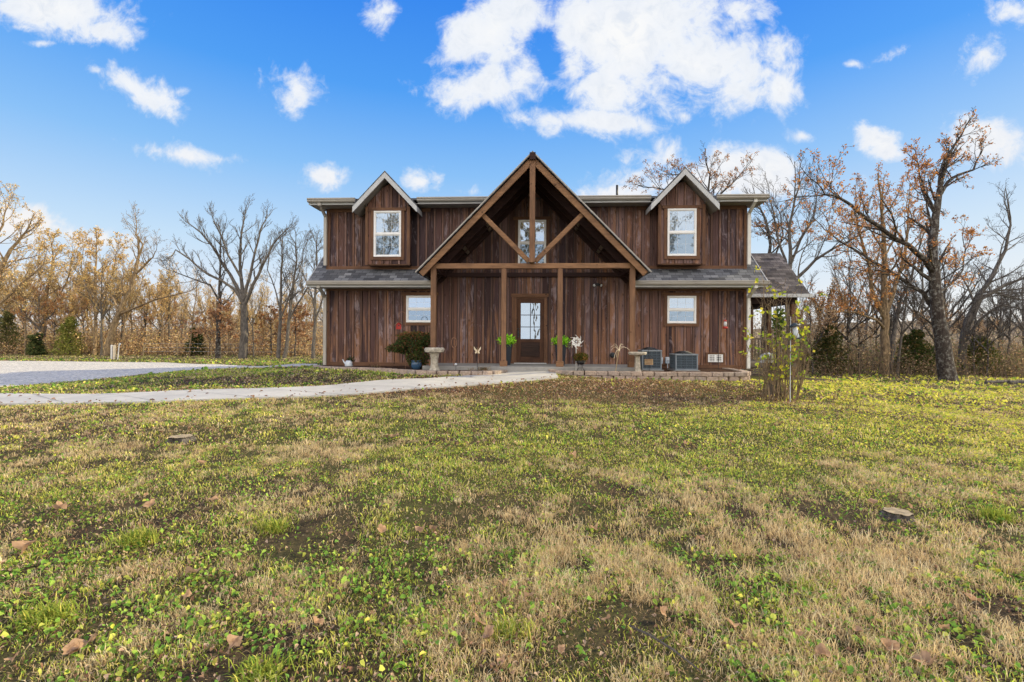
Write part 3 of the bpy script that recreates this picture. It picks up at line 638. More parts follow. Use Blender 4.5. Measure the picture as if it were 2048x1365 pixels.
# ------------------------------------------------------------------ porch
porch_y = -1.80
sl = MB(); sl.box(-3.12, 3.05, -1.93, -.035, .50, .675); sl.build('porch_floor', 'slab', house, bevel=.01)
for s in (-1, 1):      # roof slopes
    r = MB(); ax, az = 0, 6.73; ex = 3.30; ez = 6.73-1.02*ex; T = .05; vs = []
    for y in (-2.08, 2.7): vs += [(0,y,az),(s*ex,y,ez),(s*(ex-.03),y,ez-T),(0,y,az-T*1.4)]
    fs = [(0,1,2,3),(7,6,5,4),(0,4,5,1),(1,5,6,2),(2,6,7,3)]
    r.add(vs, fs if s > 0 else [f[::-1] for f in fs]); r.build('porch_roof', 'shingle', house)
    # drip edge
    dr = MB(); dr.beam((s*.01, -2.087, az-.035), (s*ex, -2.087, ez-.035), .03, .012, (0,1,0)); dr.build('drip_edge', 'gutter', house)
    # deck underside
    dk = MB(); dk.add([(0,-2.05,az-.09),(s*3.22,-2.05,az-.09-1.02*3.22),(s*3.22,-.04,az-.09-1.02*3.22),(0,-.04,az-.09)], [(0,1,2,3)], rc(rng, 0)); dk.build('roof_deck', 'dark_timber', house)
    # fascia rafters & inner trusses
    nrm = Vector((s*1.02, 0, 1)).normalized()
    def raf(y, w, h, off, mat, nm, e=3.27, st=0.0):
        p = Vector((s*st, y, az-1.02*st))-nrm*off; q_ = Vector((s*e, y, az-1.02*e))-nrm*off
        mb = MB(); mb.beam(p, q_, w, h, nrm, rc(rng, 1)); return mb.build(nm, mat, house, bevel=.005)
    raf(-1.98, .07, .165, .155, 'timber', 'fascia_rafter', st=.10)
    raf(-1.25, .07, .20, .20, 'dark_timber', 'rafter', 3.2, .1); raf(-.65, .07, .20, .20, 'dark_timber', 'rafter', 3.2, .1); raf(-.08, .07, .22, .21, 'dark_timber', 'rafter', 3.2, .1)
    # purlin blocks with bolt heads
    for u_, z_ in ((2.12, 4.30), (1.42, 5.03)):
        p = Vector((s*u_, -1.02, z_-.02)); mb = MB(); mb.beam(p-Vector((0,.05,0)), p+Vector((0,1.0,0)), .11, .17, nrm, rc(rng, 0)); b = mb.build('purlin', 'grey_timber', house)
        mb = MB(); mb.sphere((p.x, p.y-.055, p.z), .022, 6); mb.build('bolt', 'silver', b)
    # side beam and post
    mb = MB(); mb.box(s*2.83-.07, s*2.83+.07, -1.72, -.10, 3.45, 3.60, rc(rng, 0)); mb.build('side_beam', 'dark_timber', house)
    mb = MB(); x = s*2.83; mb.box(x-.075, x+.075, porch_y-.075, porch_y+.075, .68, 3.62, rc(rng, 0)); po = mb.build('porch_post', 'post_timber', house, bevel=.006)
    mb = MB(); mb.box(x-.105, x+.105, porch_y-.105, porch_y+.105, .678, .83, rc(rng, 1)); mb.build('post_base', 'timber', po, bevel=.006)
    mb = MB(); x = s*.80; mb.box(x-.07, x+.07, porch_y-.07, porch_y+.07, .68, 3.465, rc(rng, 0)); po = mb.build('porch_post', 'post_timber', house, bevel=.006)
    mb = MB(); mb.box(x-.105, x+.105, porch_y-.105, porch_y+.105, .678, .83, rc(rng, 1)); mb.build('post_base', 'timber', po, bevel=.006)
    mb = MB(); mb.beam((s*.085, porch_y-.05, 3.66), (s*1.44, porch_y-.05, 5.02), .13, .13, (0,1,0), rc(rng, 1)); mb.build('diagonal_brace', 'timber', house, bevel=.006)
mb = MB(); mb.box(-2.753, 2.753, porch_y-.08, porch_y+.07, 3.468, 3.612, rc(rng, 1)); mb.build('tie_beam', 'timber', house, bevel=.006)
mb = MB(); mb.box(-.078, .078, porch_y-.24, porch_y-.09+.14, 3.614, 6.60, rc(rng, 0)); mb.build('king_post', 'post_timber', house, bevel=.006)
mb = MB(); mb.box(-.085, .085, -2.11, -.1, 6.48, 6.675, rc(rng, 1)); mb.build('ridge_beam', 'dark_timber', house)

# door
dr = MB()
dx, dw, z0, z1 = -.06, .88, .69, 2.76; y = .005
dr.box(dx-dw/2, dx-dw/2+.13, y, y+.04, z0, z1, rc(rng, 0)); dr.box(dx+dw/2-.13, dx+dw/2, y, y+.04, z0, z1, rc(rng, 0))
dr.box(dx-.31, dx+.31, y, y+.04, z1-.13, z1, rc(rng, 1)); dr.box(dx-.31, dx+.31, y, y+.04, z0, z0+.20, rc(rng, 1)); dr.box(dx-.31, dx+.31, y, y+.04, 1.36, 1.47, rc(rng, 1))
do = dr.build('door', 'door', house, bevel=.004)
p = MB(); p.box(dx-.31, dx+.31, y+.022, y+.036, z0+.20, 1.36, rc(rng, 1)); p.box(dx-.27, dx+.27, y+.006, y+.022, z0+.24, 1.05, rc(rng, 1)); p.box(dx-.27, dx+.27, y+.006, y+.022, 1.08, 1.32, rc(rng, 1)); p.build('door_panel', 'door_dark', do)
g = MB()
g.box(dx-.011, dx+.011, y+.002, y+.03, 1.47, z1-.13)
for i in (1, 2): zz = 1.47+(z1-.13-1.47)*i/3; g.box(dx-.31, dx+.31, y+.004, y+.028, zz-.011, zz+.011)
g.build('muntin', 'door_dark', do)
g = MB(); g.add([(dx-.31,y+.02,1.47),(dx+.31,y+.02,1.47),(dx+.31,y+.02,z1-.13),(dx-.31,y+.02,z1-.13)], [(0,1,2,3)]); g.build('door_pane', 'pane', do)
g = MB(); g.box(dx-.41, dx-.36, y-.012, y, 1.52, 1.76); g.tube([(dx-.385, y, 1.55), (dx-.385, y-.06, 1.57), (dx-.385, y-.06, 1.68), (dx-.385, y, 1.70)], .011, 6); g.sphere((dx-.385, y-.025, 1.80), .025, 8); g.build('handle', 'black', do)
g = MB(); g.box(dx-.60, dx-dw/2-.003, -.035, .03, .68, 2.82, rc(rng, 0)); g.box(dx+dw/2+.003, dx+.60-.06, -.035, .03, .68, 2.82, rc(rng, 0)); g.box(dx-.62, dx+.58, -.05, .03, 2.825, 2.93, rc(rng, 1))
g.box(dx-dw/2, dx+dw/2, -.010, .03, 2.765, 2.82, rc(rng, 1)); g.build('door_frame', 'trim', house)
g = MB(); g.box(dx-.52, dx+.52, -.12, .01, .678, .70); g.build('threshold', 'silver', house)

# ------------------------------------------------------------------ side porch on the right
sp = MB(); a0, a1 = W2+.05, 9.75
ye, ze, yr, zr = 1.9, 3.12, 4.0, 4.93
sp2 = MB(); slab(sp2, [(a0,ye,ze),(a1,ye,ze),(a1,yr,zr),(a0,yr,zr)], .07); slab(sp2, [(a0,yr+.002,zr),(a1,yr+.002,zr),(a1,2*yr-ye,ze),(a0,2*yr-ye,ze)], .07)
side_porch = empty('side_porch', tuple(hw(a0, ye, 0)), HR)
tag(side_porch, 'covered side porch with shingle roof and railing at the right end of the house', 'porch')
def sbuild(mb, nm, mt, par=side_porch, bevel=0):
    mb.v = [(x-a0, y-ye, z) for x, y, z in mb.v]; return mb.build(nm, mt, par, bevel=bevel)
sbuild(sp2, 'porch_roof', 'brown_shingle')
g = MB(); g.box(a0, a1+.02, ye-.12, ye-.0, ze-.13, ze-.01); sbuild(g, 'gutter', 'fascia')
g = MB(); g.add([(a1,ye,ze-.07),(a1,yr,zr-.07),(a1,yr,zr-.24),(a1,ye,ze-.24)], [(0,1,2,3)]); g.add([(a1,yr,zr-.07),(a1,2*yr-ye,ze-.07),(a1,2*yr-ye,ze-.24),(a1,yr,zr-.24)], [(0,1,2,3)]); sbuild(g, 'rake_board', 'fascia')
g = MB(); g.box(a0, a1-.3, ye+.25, ye+.40, ze-.33, ze-.10, rc(rng, 1)); g.box(a1-.5, a1-.35, ye+.4, 2*yr-ye-.4, ze-.33, ze-.10, rc(rng, 1)); sbuild(g, 'beam', 'dark_timber')
for x_, y_ in ((a1-.42, ye+.33), (a1-.42, 2*yr-ye-.5), (a1-.42, yr)):
    g = MB(); g.box(x_-.07, x_+.07, y_-.07, y_+.07, .0, ze-.33, rc(rng, 0)); sbuild(g, 'post', 'trim')
g = MB(); g.box(a0, a1-.3, ye+.2, 2*yr-ye-.4, .52, .66, rc(rng, 1)); sbuild(g, 'deck_floor', 'grey_timber')
g = MB(); g.box(a0, a1-.5, ye+.28, ye+.34, 1.50, 1.56, rc(rng, 1)); g.box(a0, a1-.5, ye+.28, ye+.34, .74, .79, rc(rng, 1))
xx = a0+.1
while xx < a1-.5: g.box(xx, xx+.028, ye+.29, ye+.325, .79, 1.50, rc(rng, 0)); xx += .125
sbuild(g, 'railing', 'grey_timber')
g = MB()
for i in range(7): g.box(a0+.02, a1-.45, ye+.27, ye+.29, .02+i*.075, .02+i*.075+.05, rc(rng, 1))
sbuild(g, 'deck_skirt', 'grey_timber')
# ------------------------------------------------------------------ things fixed to or beside the house
def wpos(px, d, z): return Vector(((px-1024)/F*d, d, z))
def leaves_into(mb, rng, cen, rad, n, size, cols, hollow=.3, up=0.0, aspect=.5):
    for _ in range(n):
        while True:
            p = Vector((rng.uniform(-1, 1), rng.uniform(-1, 1), rng.uniform(-1, 1)))
            if hollow < p.length < 1: break
        p = Vector((cen[0]+p.x*rad[0], cen[1]+p.y*rad[1], cen[2]+p.z*rad[2]))
        d = Vector((rng.gauss(0, 1), rng.gauss(0, 1), rng.gauss(up, 1))).normalized(); u = d.orthogonal(); u.rotate(Matrix.Rotation(rng.random()*6.28, 3, d))
        s = size*rng.uniform(.6, 1.3); w = u*s*aspect*.5
        c = rng.choice(cols); k = rng.uniform(.7, 1.25); c = tuple(x*k for x in c)
        mb.add([p, p+d*s*.5+w, p+d*s, p+d*s*.5-w], [(0,1,2,3)], c)
# wall flood light
fl = empty('wall_light', tuple(hw(2.07, -.03, 3.22)), HR); tag(fl, 'dark twin-head security light on the porch wall under the right rafters', 'light')
g = MB(); g.lathe([(.055,0),(.055,.03)], 12); o = g.build('mount', 'black', fl); o.rotation_euler = (R(90), 0, 0)
for s in (-1, 1):
    g = MB(); g.lathe([(.02,-.05),(.035,0),(.055,.07),(.05,.075)], 12); o = g.build('lamp_head', 'black', fl, True); o.location = (s*.07, -.08, -.01); o.rotation_euler = (R(115), 0, R(s*35))
    g = MB(); g.lathe([(.044,.0765),(.02,.085)], 12); g.build('lens', 'glass_grey', o)
# planters
def planter(u, v, label):
    t = empty('planter', tuple(hw(u, v, .677)), HR); tag(t, label, 'planter', 'tall dark planters by the door')
    g = MB(); a, b, h = .115, .165, .62
    g.add([(-a,-a,0),(a,-a,0),(a,a,0),(-a,a,0),(-b,-b,h),(b,-b,h),(b,b,h),(-b,b,h),(-b+.02,-b+.02,h),(b-.02,-b+.02,h),(b-.02,b-.02,h),(-b+.02,b-.02,h),(-b+.02,-b+.02,h-.05),(b-.02,-b+.02,h-.05),(b-.02,b-.02,h-.05),(-b+.02,b-.02,h-.05)],
          [(0,3,2,1),(0,1,5,4),(1,2,6,5),(2,3,7,6),(3,0,4,7),(4,5,9,8),(5,6,10,9),(6,7,11,10),(7,4,8,11),(8,9,13,12),(9,10,14,13),(10,11,15,14),(11,8,12,15)])
    g.build('pot', 'dark_plastic', t, bevel=.006)
    g = MB(); g.box(-b+.022, b-.022, -b+.022, b-.022, h-.055, h-.05); g.build('soil', 'mulch', t)
    rr = random.Random(int(u*100)+5); g = MB()
    for i in range(46):      # arching fronds
        a = rr.random()*6.28; L = rr.uniform(.20, .36); el = rr.uniform(.3, 1.4); p = Vector((rr.uniform(-.08, .08), rr.uniform(-.08, .08), h-.05)); d = Vector((math.cos(a)*math.cos(el), math.sin(a)*math.cos(el), math.sin(el)))
        sd = Vector((-math.sin(a), math.cos(a), 0))
        for k in range(7):
            q = p+d*(L/7); w = .045*(1-k/8)
            cc = (.30*rr.uniform(.7, 1.2), .70*rr.uniform(.75, 1.2), .03)
            for s in (-1, 1): g.add([p, p+sd*s*w+d*.02+Vector((0,0,.008)), q], [(0,1,2)], cc)
            p = q; d = (d+Vector((0,0,-.17))).normalized()
    leaves_into(g, rr, (0,0,h+.11), (.27,.25,.15), 420, .085, ((.34,.74,.04),(.24,.58,.04),(.46,.80,.08)), .2, .6, .35)
    g.build('fern', 'foliage', t)
planter(-.76, -1.05, 'tall dark planter with bright green fern left of the front door'); planter(.86, -1.05, 'tall dark planter with bright green fern right of the front door')

def birdbath(name, x, y, z, h, rb, log, label):
    t = empty(name, (x, y, z)); tag(t, label, 'birdbath'); rr = random.Random(9)
    g = MB()
    if log:
        g.lathe([(.15,0),(.15,.03),(.12,.07),(.10,.2),(.105,.33),(.135,h-.16),(.15,h-.13)], 18, wob=.05, rng=rr); g.build('pedestal', 'stone', t)
        g = MB(); g.lathe([(.14,h-.15),(.27,h-.12),(.285,h-.05),(.25,h),(.20,h-.01),(.16,h-.05),(.001,h-.06)], 22, wob=.07, rng=rr); g.build('bowl', 'stone', t)
    else:
        g.box(-.085, .085, -.085, .085, 0, .04); g.add([(-.075,-.075,.04),(.075,-.075,.04),(.075,.075,.04),(-.075,.075,.04),(-.055,-.055,h-.12),(.055,-.055,h-.12),(.055,.055,h-.12),(-.055,.055,h-.12)], [(0,1,5,4),(1,2,6,5),(2,3,7,6),(3,0,4,7)])
        g.lathe([(.07,h-.13),(.10,h-.09)], 14); g.build('pedestal', 'stone', t, bevel=.006)
        g = MB(); g.lathe([(.08,h-.095),(.235,h-.07),(.25,h-.03),(.24,h),(.21,h-.005),(.18,h-.03),(.001,h-.035)], 22, wob=.015, rng=rr); g.build('bowl', 'stone', t)
p = wpos(869, 13.45, .565); birdbath('birdbath', p.x, p.y, p.z, .64, .27, True, 'log-shaped cast stone birdbath in front of the left porch post')
p = wpos(1275, 13.25, .573); birdbath('birdbath', p.x, p.y, p.z, .545, .25, False, 'flat-topped cast stone birdbath on a square pedestal before the left air conditioner')

# air conditioners
def condenser(px, d, w, h, label):
    p = wpos(px, d, .575); t = empty('air_conditioner', tuple(p), HR); tag(t, label, 'air conditioner', 'air conditioners beside the right wall')
    g = MB(); g.box(-w/2-.05, w/2+.05, -w/2-.05, w/2+.05, -.03, .02); g.build('pad', 'slab', t)
    g = MB(); c = .035
    for sx in (-1, 1):
        for sy in (-1, 1): g.box(sx*w/2-(c if sx > 0 else 0), sx*w/2+(c if sx < 0 else 0), sy*w/2-(c if sy > 0 else 0), sy*w/2+(c if sy < 0 else 0), .02, h)
    g.box(-w/2-.008, w/2+.008, -w/2-.008, w/2+.008, h+.001, h+.045); g.box(-w/2+.001, w/2-.001, -w/2+.001, w/2-.001, .021, .06); g.build('cabinet', 'cabinet', t, bevel=.005)
    g = MB(); g.box(-w/2+.03, w/2-.03, -w/2+.03, w/2-.03, .06, h-.001); g.build('coil', 'slate', t)
    g = MB(); n = int(w/.022)
    for i in range(n+1):
        x = -w/2+.04+(w-.08)*i/n
        for yy in (-w/2+.014, w/2-.014): g.box(x-.002, x+.002, yy-.002, yy+.002, .06, h)
        for xx in (-w/2+.014, w/2-.014): g.box(xx-.002, xx+.002, x-.002, x+.002, .06, h)
    k = max(3, int(h/.08))
    for i in range(k):
        z = .08+(h-.08)*i/k
        g.box(-w/2+.02, w/2-.02, -w/2+.003, -w/2+.009, z-.004, z+.004); g.box(w/2-.009, w/2-.003, -w/2+.02, w/2-.02, z-.004, z+.004); g.box(-w/2+.003, -w/2+.009, -w/2+.02, w/2-.02, z-.004, z+.004)
    for i in range(1, 4): x = -w/2+w*i/4; g.box(x-.004, x+.004, -w/2+.0025, -w/2+.0095, .06, h)
    g.build('guard', 'wire', t)
    g = MB(); r0 = w*.42
    for i in range(9): rr_ = r0*(i+1)/9; pts = [(rr_*math.cos(a*math.pi/10), rr_*math.sin(a*math.pi/10), h+.05+.07*(1-(i/8)**2)) for a in range(21)]; g.tube(pts, .006, 4, caps=False)
    for i in range(12): a = i*math.pi/6; g.tube([(r0*k_*math.cos(a), r0*k_*math.sin(a), h+.05+.07*(1-k_**2)) for k_ in (0, .3, .6, .8, 1)], .006, 4)
    g.lathe([(.09,h+.06),(.09,h+.11)], 12); g.lathe([(r0*1.02,h+.045),(r0*1.02,h+.06),(r0*.97,h+.055)], 20); g.build('fan_guard', 'black', t)
condenser(1299.5, 14.1, .56, .545, 'taller blue-grey air conditioner behind the flat-topped birdbath'); condenser(1367, 14.05, .63, .44, 'lower wide air conditioner with domed black fan guard, nearer the white vent')
def wallbox(px, z0, z1, w, label, pipe=True):
    t = empty('utility_box', tuple(wpos(px, 15.28-(px-1320)*.0008, z0))); t.rotation_euler = (0, 0, HR); tag(t, label, 'utility box'); h = z1-z0
    g = MB(); g.box(-w/2, w/2, -.05, .06, 0, h); g.build('case', 'box', t, bevel=.008)
    g = MB(); g.box(-w/2+.012, w/2-.012, -.060, -.051, h*.45, h-.015); g.build('cover', 'enamel', t); g = MB(); g.box(-.03, .03, -.066, -.061, h*.42, h*.47); g.build('latch', 'black', t)
    if pipe: g = MB(); g.tube([(0, .0, 0), (0, .0, -.22)], .013, 8); g.build('conduit', 'enamel', t)
wallbox(1322.5, .71, .91, .09, 'narrow grey electrical box between the two air conditioners', False); wallbox(1335.5, .72, .92, .14, 'square grey disconnect box on a conduit beside the lower air conditioner'); wallbox(1270, .64, .84, .08, 'small grey box half hidden by the square birdbath pedestal', False)
t = empty('hose_holder', tuple(hw(2.56, -.05, .97))); t.rotation_euler = (0, 0, HR); tag(t, 'round black reel mounted low on the porch wall by the right post', 'hose reel')
g = MB(); g.lathe([(.05,.0),(.09,.02),(.09,.05),(.05,.07)], 16); o = g.build('reel', 'black', t); o.rotation_euler = (R(90), 0, 0)
g = MB(); g.lathe([(.03,.071),(.03,.09)], 12); g.build('hub', 'slate', o)
t = empty('garden_faucet', tuple(wpos(1393, 15.2, .70))); tag(t, 'small brass garden tap on the wall beside the white vent', 'tap')
g = MB(); g.tube([(0,.07,0),(0,-.04,0),(0,-.06,-.05)], .014, 8); g.build('spout', 'rust', t); g = MB(); g.lathe([(.035,0),(.035,.012)], 10, (0,-.0,.03)); g.build('valve_handle', 'tan', t)
# foundation vent
t = empty('wall_vent', tuple(hw(W2-.98+.05, -.012, .77))); t.rotation_euler = (0, 0, HR); tag(t, 'white lattice crawl-space vent in a brown wooden frame near the right corner', 'vent')
g = MB(); w, h = .46, .24
for a, b, c, d in ((-w/2, w/2, -.0, .025), (-w/2, w/2, h-.025, h), (-w/2, -w/2+.03, .025, h-.025), (w/2-.03, w/2, .025, h-.025), (-.025, .025, .025, h-.025)): g.box(a, b, -.035, -.02, c, d)
for i in range(1, 10): x = -w/2+w*i/10; g.box(x-.008, x+.008, -.032, -.022, .02, h-.02)
for i in range(1, 4): z = h*i/4; g.box(-w/2+.02, w/2-.02, -.0335, -.0205, z-.008, z+.008)
g.build('grille', 'vinyl', t); g = MB(); g.box(-w/2+.01, w/2-.01, -.019, -.014, .01, h-.01); g.build('screen', 'black', t)
g = MB(); g.box(-w/2-.07, -w/2-.002, -.034, .0, -.03, h+.06, rc(rng, 0)); g.box(w/2+.002, w/2+.07, -.034, .0, -.03, h+.06, rc(rng, 0)); g.box(-w/2-.001, w/2+.001, -.034, .0, h+.002, h+.06, rc(rng, 1)); g.build('surround', 'trim', t)

# ------------------------------------------------------------------ garden ornaments
def hook(px, d, zb, zt, r, side, label, name='shepherd_hook', mat='rust'):
    p = wpos(px, d, zb); t = empty(name, tuple(p)); tag(t, label, 'plant hook')
    g = MB(); h = zt-zb; pts = [(0,0,0), (0,0,h-r)]+[(side*(r-r*math.cos(a)), 0, h-r+r*math.sin(a)) for a in [math.pi*i/10 for i in range(1, 11)]]+[(side*2*r, 0, h-r-.04), (side*(2*r-.03), 0, h-r-.06)]
    g.tube(pts, .008, 6); g.build('staff', mat, t); return p+Vector((side*(2*r-.02), 0, h-r-.055))
e = hook(811, 14.35, .565, 2.25, .105, -1, 'thin rusty shepherd hook carrying a red birdhouse over the dark shrub')
t = empty('birdhouse', (e.x-.02, e.y, e.z-.36)); tag(t, 'small red hanging birdhouse with pitched roof above the left shrub', 'birdhouse'); t.rotation_euler = (0, 0, .35)
g = MB(); g.add([(-.07,-.07,0),(.07,-.07,0),(.07,.07,0),(-.07,.07,0),(-.07,-.07,.13),(.07,-.07,.13),(.07,.07,.13),(-.07,.07,.13),(0,-.07,.20),(0,.07,.20)], [(0,3,2,1),(0,1,5,8,4),(1,2,6,5),(2,3,7,9,6),(3,0,4,7)]); g.build('body', 'red', t)
g = MB(); g.beam((-.012,0,.222), (-.11,0,.115), .19, .012, (0,0,1)); g.beam((.012,0,.222), (.11,0,.115), .19, .012, (0,0,1)); g.build('roof', 'rust', t)
g = MB(); g.lathe([(.022,0),(.022,.006)], 10); o = g.build('entrance', 'black', t); o.location = (0, -.071, .11); o.rotation_euler = (R(90), 0, 0)
g = MB(); g.tube([(0,0,.22),(.01,0,.36)], .003, 4); g.build('hanger', 'black', t); g = MB(); g.tube([(0,-.07,.06),(0,-.12,.06)], .005, 5); g.build('perch', 'tan', t)
e = hook(1437, 14.5, .575, 2.28, .10, 1, 'dark shepherd hook with a feeder, near the right corner downspout', mat='black')
t = empty('bird_feeder', (e.x+.02, e.y, e.z-.32)); tag(t, 'little red and clear hanging hummingbird feeder near the right corner of the house', 'bird feeder')
g = MB(); g.lathe([(.04,.07),(.045,.16),(.03,.22)], 12); g.build('bottle', 'glass_grey', t, True); g = MB(); g.lathe([(.055,0),(.075,.015),(.07,.05),(.03,.07)], 14); g.build('base', 'red', t, True); g = MB(); g.lathe([(.05,.22),(.035,.25),(.008,.27)], 12); g.tube([(0,0,.26),(-.02,0,.33)], .003, 4); g.build('cap', 'red', t)
# ring stake
t = empty('garden_stake', tuple(wpos(907.5, 13.9, .565))); tag(t, 'rusty garden stake topped by a tall oval ring beside the log birdbath', 'garden stake')
g = MB(); g.tube([(0,0,0),(.01,0,.62)], .008, 6); g.build('rod', 'rust', t); g = MB(); g.tube([(.01+.075*math.sin(a), .0, .78-.15*math.cos(a)) for a in [i*math.pi/12 for i in range(25)]], .011, 6, caps=False); g.build('ring', 'rust', t); g = MB(); g.tube([(.01+.045*math.sin(a), .0, .78-.11*math.cos(a)) for a in [i*math.pi/12 for i in range(25)]], .004, 5, caps=False); g.build('inner_ring', 'black', t)
# solar lamp
t = empty('solar_lamp', tuple(wpos(912, 13.5, .565))); tag(t, 'tiny silver globe solar lamp on a short stake behind the left block edging', 'garden lamp')
g = MB(); g.tube([(0,0,0),(0,0,.13)], .007, 6); g.build('stake', 'black', t); g = MB(); g.sphere((0,0,.17), .042, 10); g.build('globe', 'silver', t, True); g = MB(); g.tube([(0,0,.21),(0,0,.31)], .004, 5); g.box(-.03, .03, -.004, .004, .25, .262); g.build('finial', 'black', t)
# butterfly
t = empty('butterfly_stake', tuple(wpos(955, 13.6, .565))); tag(t, 'cream metal butterfly on a dark garden stake left of the porch steps', 'garden stake')
g = MB(); g.tube([(0,0,0),(0,0,.55)], .006, 6); g.build('rod', 'black', t)
g = MB()
for s in (-1, 1):
    g.add([(0,0,.55),(s*.04,.0,.60),(s*.10,-.03,.68),(s*.095,-.03,.60),(s*.05,-.01,.545)], [(0,1,2,3,4)]); g.add([(0,-.001,.55),(s*.05,-.012,.54),(s*.07,-.02,.50),(s*.045,-.012,.47),(s*.012,0,.51)], [(0,1,2,3,4)])
g.build('wings', 'cream', t); g = MB(); g.tube([(0,-.005,.48),(0,-.01,.60)], .009, 6); g.tube([(0,-.01,.60),(-.03,-.01,.66)], .002, 4); g.tube([(0,-.01,.60),(.03,-.01,.66)], .002, 4); g.build('body', 'tan', t)
# wind spinner
t = empty('wind_spinner', tuple(wpos(1152.5, 13.45, .573))); tag(t, 'white metal wind spinner with curled blades right of the porch steps', 'wind spinner')
g = MB(); g.tube([(0,.02,0),(0,.02,.80)], .010, 8); g.build('pole', 'silver', t)
zc = .815
for ring, (n, r1) in enumerate(((8, .20), (8, .135))):
    for i in range(n):
        a = i*2*math.pi/n+ring*.4; pts = []
        for k in range(8):
            f = k/7; rr_ = .03+(r1-.03)*f; aa = a+(1 if ring == 0 else -1)*f*f*.9; pts.append((rr_, aa, .008+.030*math.sin(f*math.pi)*(.6+.4*f)+(.014 if k > 4 else 0)))
        L = [Vector((math.cos(aa)*(r_-w), -.02-ring*.03, zc+math.sin(aa)*(r_-w))) for r_, aa, w in pts]; Q = [Vector((math.cos(aa+.18*w/.03)*(r_+w*.4), -.03-ring*.03, zc+math.sin(aa+.18*w/.03)*(r_+w*.4))) for r_, aa, w in pts]
        g = MB(); n_ = len(L); g.add(L+Q, [(j, j+1, n_+j+1, n_+j) for j in range(n_-1)]); g.build('blade', 'white_paint', t)
g = MB(); g.sphere((0,-.05,zc), .026, 8); g.build('hub', 'silver', t)
# plant stand
t = empty('plant_stand', tuple(wpos(1162, 13.3, .573))); tag(t, 'black wire plant stand with crossed legs beside the white wind spinner', 'plant stand')
g = MB()
for i in range(3):
    a = i*2.094+.5; c_, s_ = math.cos(a), math.sin(a); g.tube([(.14*c_,.14*s_,0),(.05*c_,.05*s_,.11),(.07*c_,.07*s_,.18),(.13*c_,.13*s_,.25)], .007, 6)
g.build('leg', 'black', t); g = MB(); g.tube([(.13*math.cos(a*math.pi/10), .13*math.sin(a*math.pi/10), .25) for a in range(21)], .007, 6, caps=False); g.build('ring', 'black', t)
t2 = empty('potted_plant', tuple(wpos(1162, 13.3, .573+.19))); tag(t2, 'low bowl of dark olive and rust coloured mums on the black wire stand', 'potted plant')
g = MB(); g.lathe([(.07,0),(.11,.04),(.125,.11),(.12,.115),(.10,.10)], 18); g.build('pot', 'black', t2, True)
g = MB(); leaves_into(g, random.Random(4), (0,0,.19), (.20,.20,.14), 900, .05, [(.05,.08,.02),(.09,.10,.025),(.16,.08,.03),(.22,.13,.04)], .2, .5); g.build('foliage', 'foliage', t2)
# firework stake
t = empty('starburst_stake', tuple(wpos(1231.5, 13.2, .573))); tag(t, 'thin metal starburst garden stake with drooping rays left of the right porch post', 'garden stake')
top = Vector((.085, 0, .59)); g = MB(); g.tube([(0,0,0), tuple(top)], .011, 6); g.build('rod', 'tan', t); g = MB(); g.sphere(tuple(top), .035, 8); g.build('hub', 'cream', t)
rr = random.Random(2)
for i in range(11):
    a = i*2*math.pi/11+rr.uniform(-.1, .1); el = [.15, .95, .5, -.6][i % 4]; L = rr.uniform(.24, .31)
    d = Vector((math.cos(a)*math.cos(el), math.sin(a)*math.cos(el)*.6, math.sin(el))); g = MB(); g.tube([top+d*L*f+Vector((0,0,.22*L*math.sin(f*3.1)*1.2-(.05*f*f))) for f in (0,.25,.5,.75,1)], .005, 5); g.build('ray', 'cream', t)
# hanging sign
t = empty('garden_sign', tuple(wpos(1298, 13.3, .573))); tag(t, 'small tan wooden sign hanging from a black wire stake before the left air conditioner', 'sign')
g = MB(); g.tube([(.02,.03,0),(.02,.03,.42),(0,.03,.55),(-.02,.03,.64),(.0,.03,.66)], .005, 5); g.tube([(-.11,.02,.36),(-.09,.02,.42),(0,.02,.44),(.09,.02,.42),(.11,.02,.36)], .008, 5); g.build('stand', 'black', t)
g = MB(); g.box(-.115, .115, 0, .012, .19, .355); bo = g.build('board', 'tan', t, bevel=.003)
g = MB(); g.box(-.115, .115, -.008, -.001, .345, .355); g.box(-.115, .115, -.008, -.001, .19, .20)
for i in range(7): g.box(-.10+i*.03, -.09+i*.03, -.006, -.001, .275, .335)
for i in range(6): g.box(-.085+i*.031, -.072+i*.031, -.006, -.001, .21, .262)
g.build('relief', 'rust', bo)
# watering can planter
t = empty('watering_can', tuple(wpos(698, 14.75, .60))); tag(t, 'pale enamel watering can used as a planter by the left corner of the house', 'watering can')
g = MB(); g.lathe([(.10,0),(.115,.02),(.10,.14),(.075,.18),(.07,.175),(.001,.16)], 18); g.build('body', 'enamel', t, True); g = MB(); g.tube([(-.08,0,.05),(-.14,0,.12),(-.19,0,.21)], [.03,.02,.014], 8); g.build('spout', 'enamel', t); g = MB(); g.tube([(.08,0,.05),(.15,0,.07),(.16,0,.13),(.08,0,.16)], .01, 6); g.build('handle', 'black', t)
t2 = empty('small_plant', tuple(wpos(700, 14.75, .77))); tag(t2, 'sparse dark seedling growing out of the pale watering can', 'plant')
g = MB(); leaves_into(g, random.Random(6), (0.03,0,.04), (.12,.10,.09), 110, .05, [(.03,.06,.02),(.02,.03,.015)], .1, .5); g.tube([(0,0,-.03),(.01,0,.16)], .004, 4); g.build('foliage', 'foliage', t2)
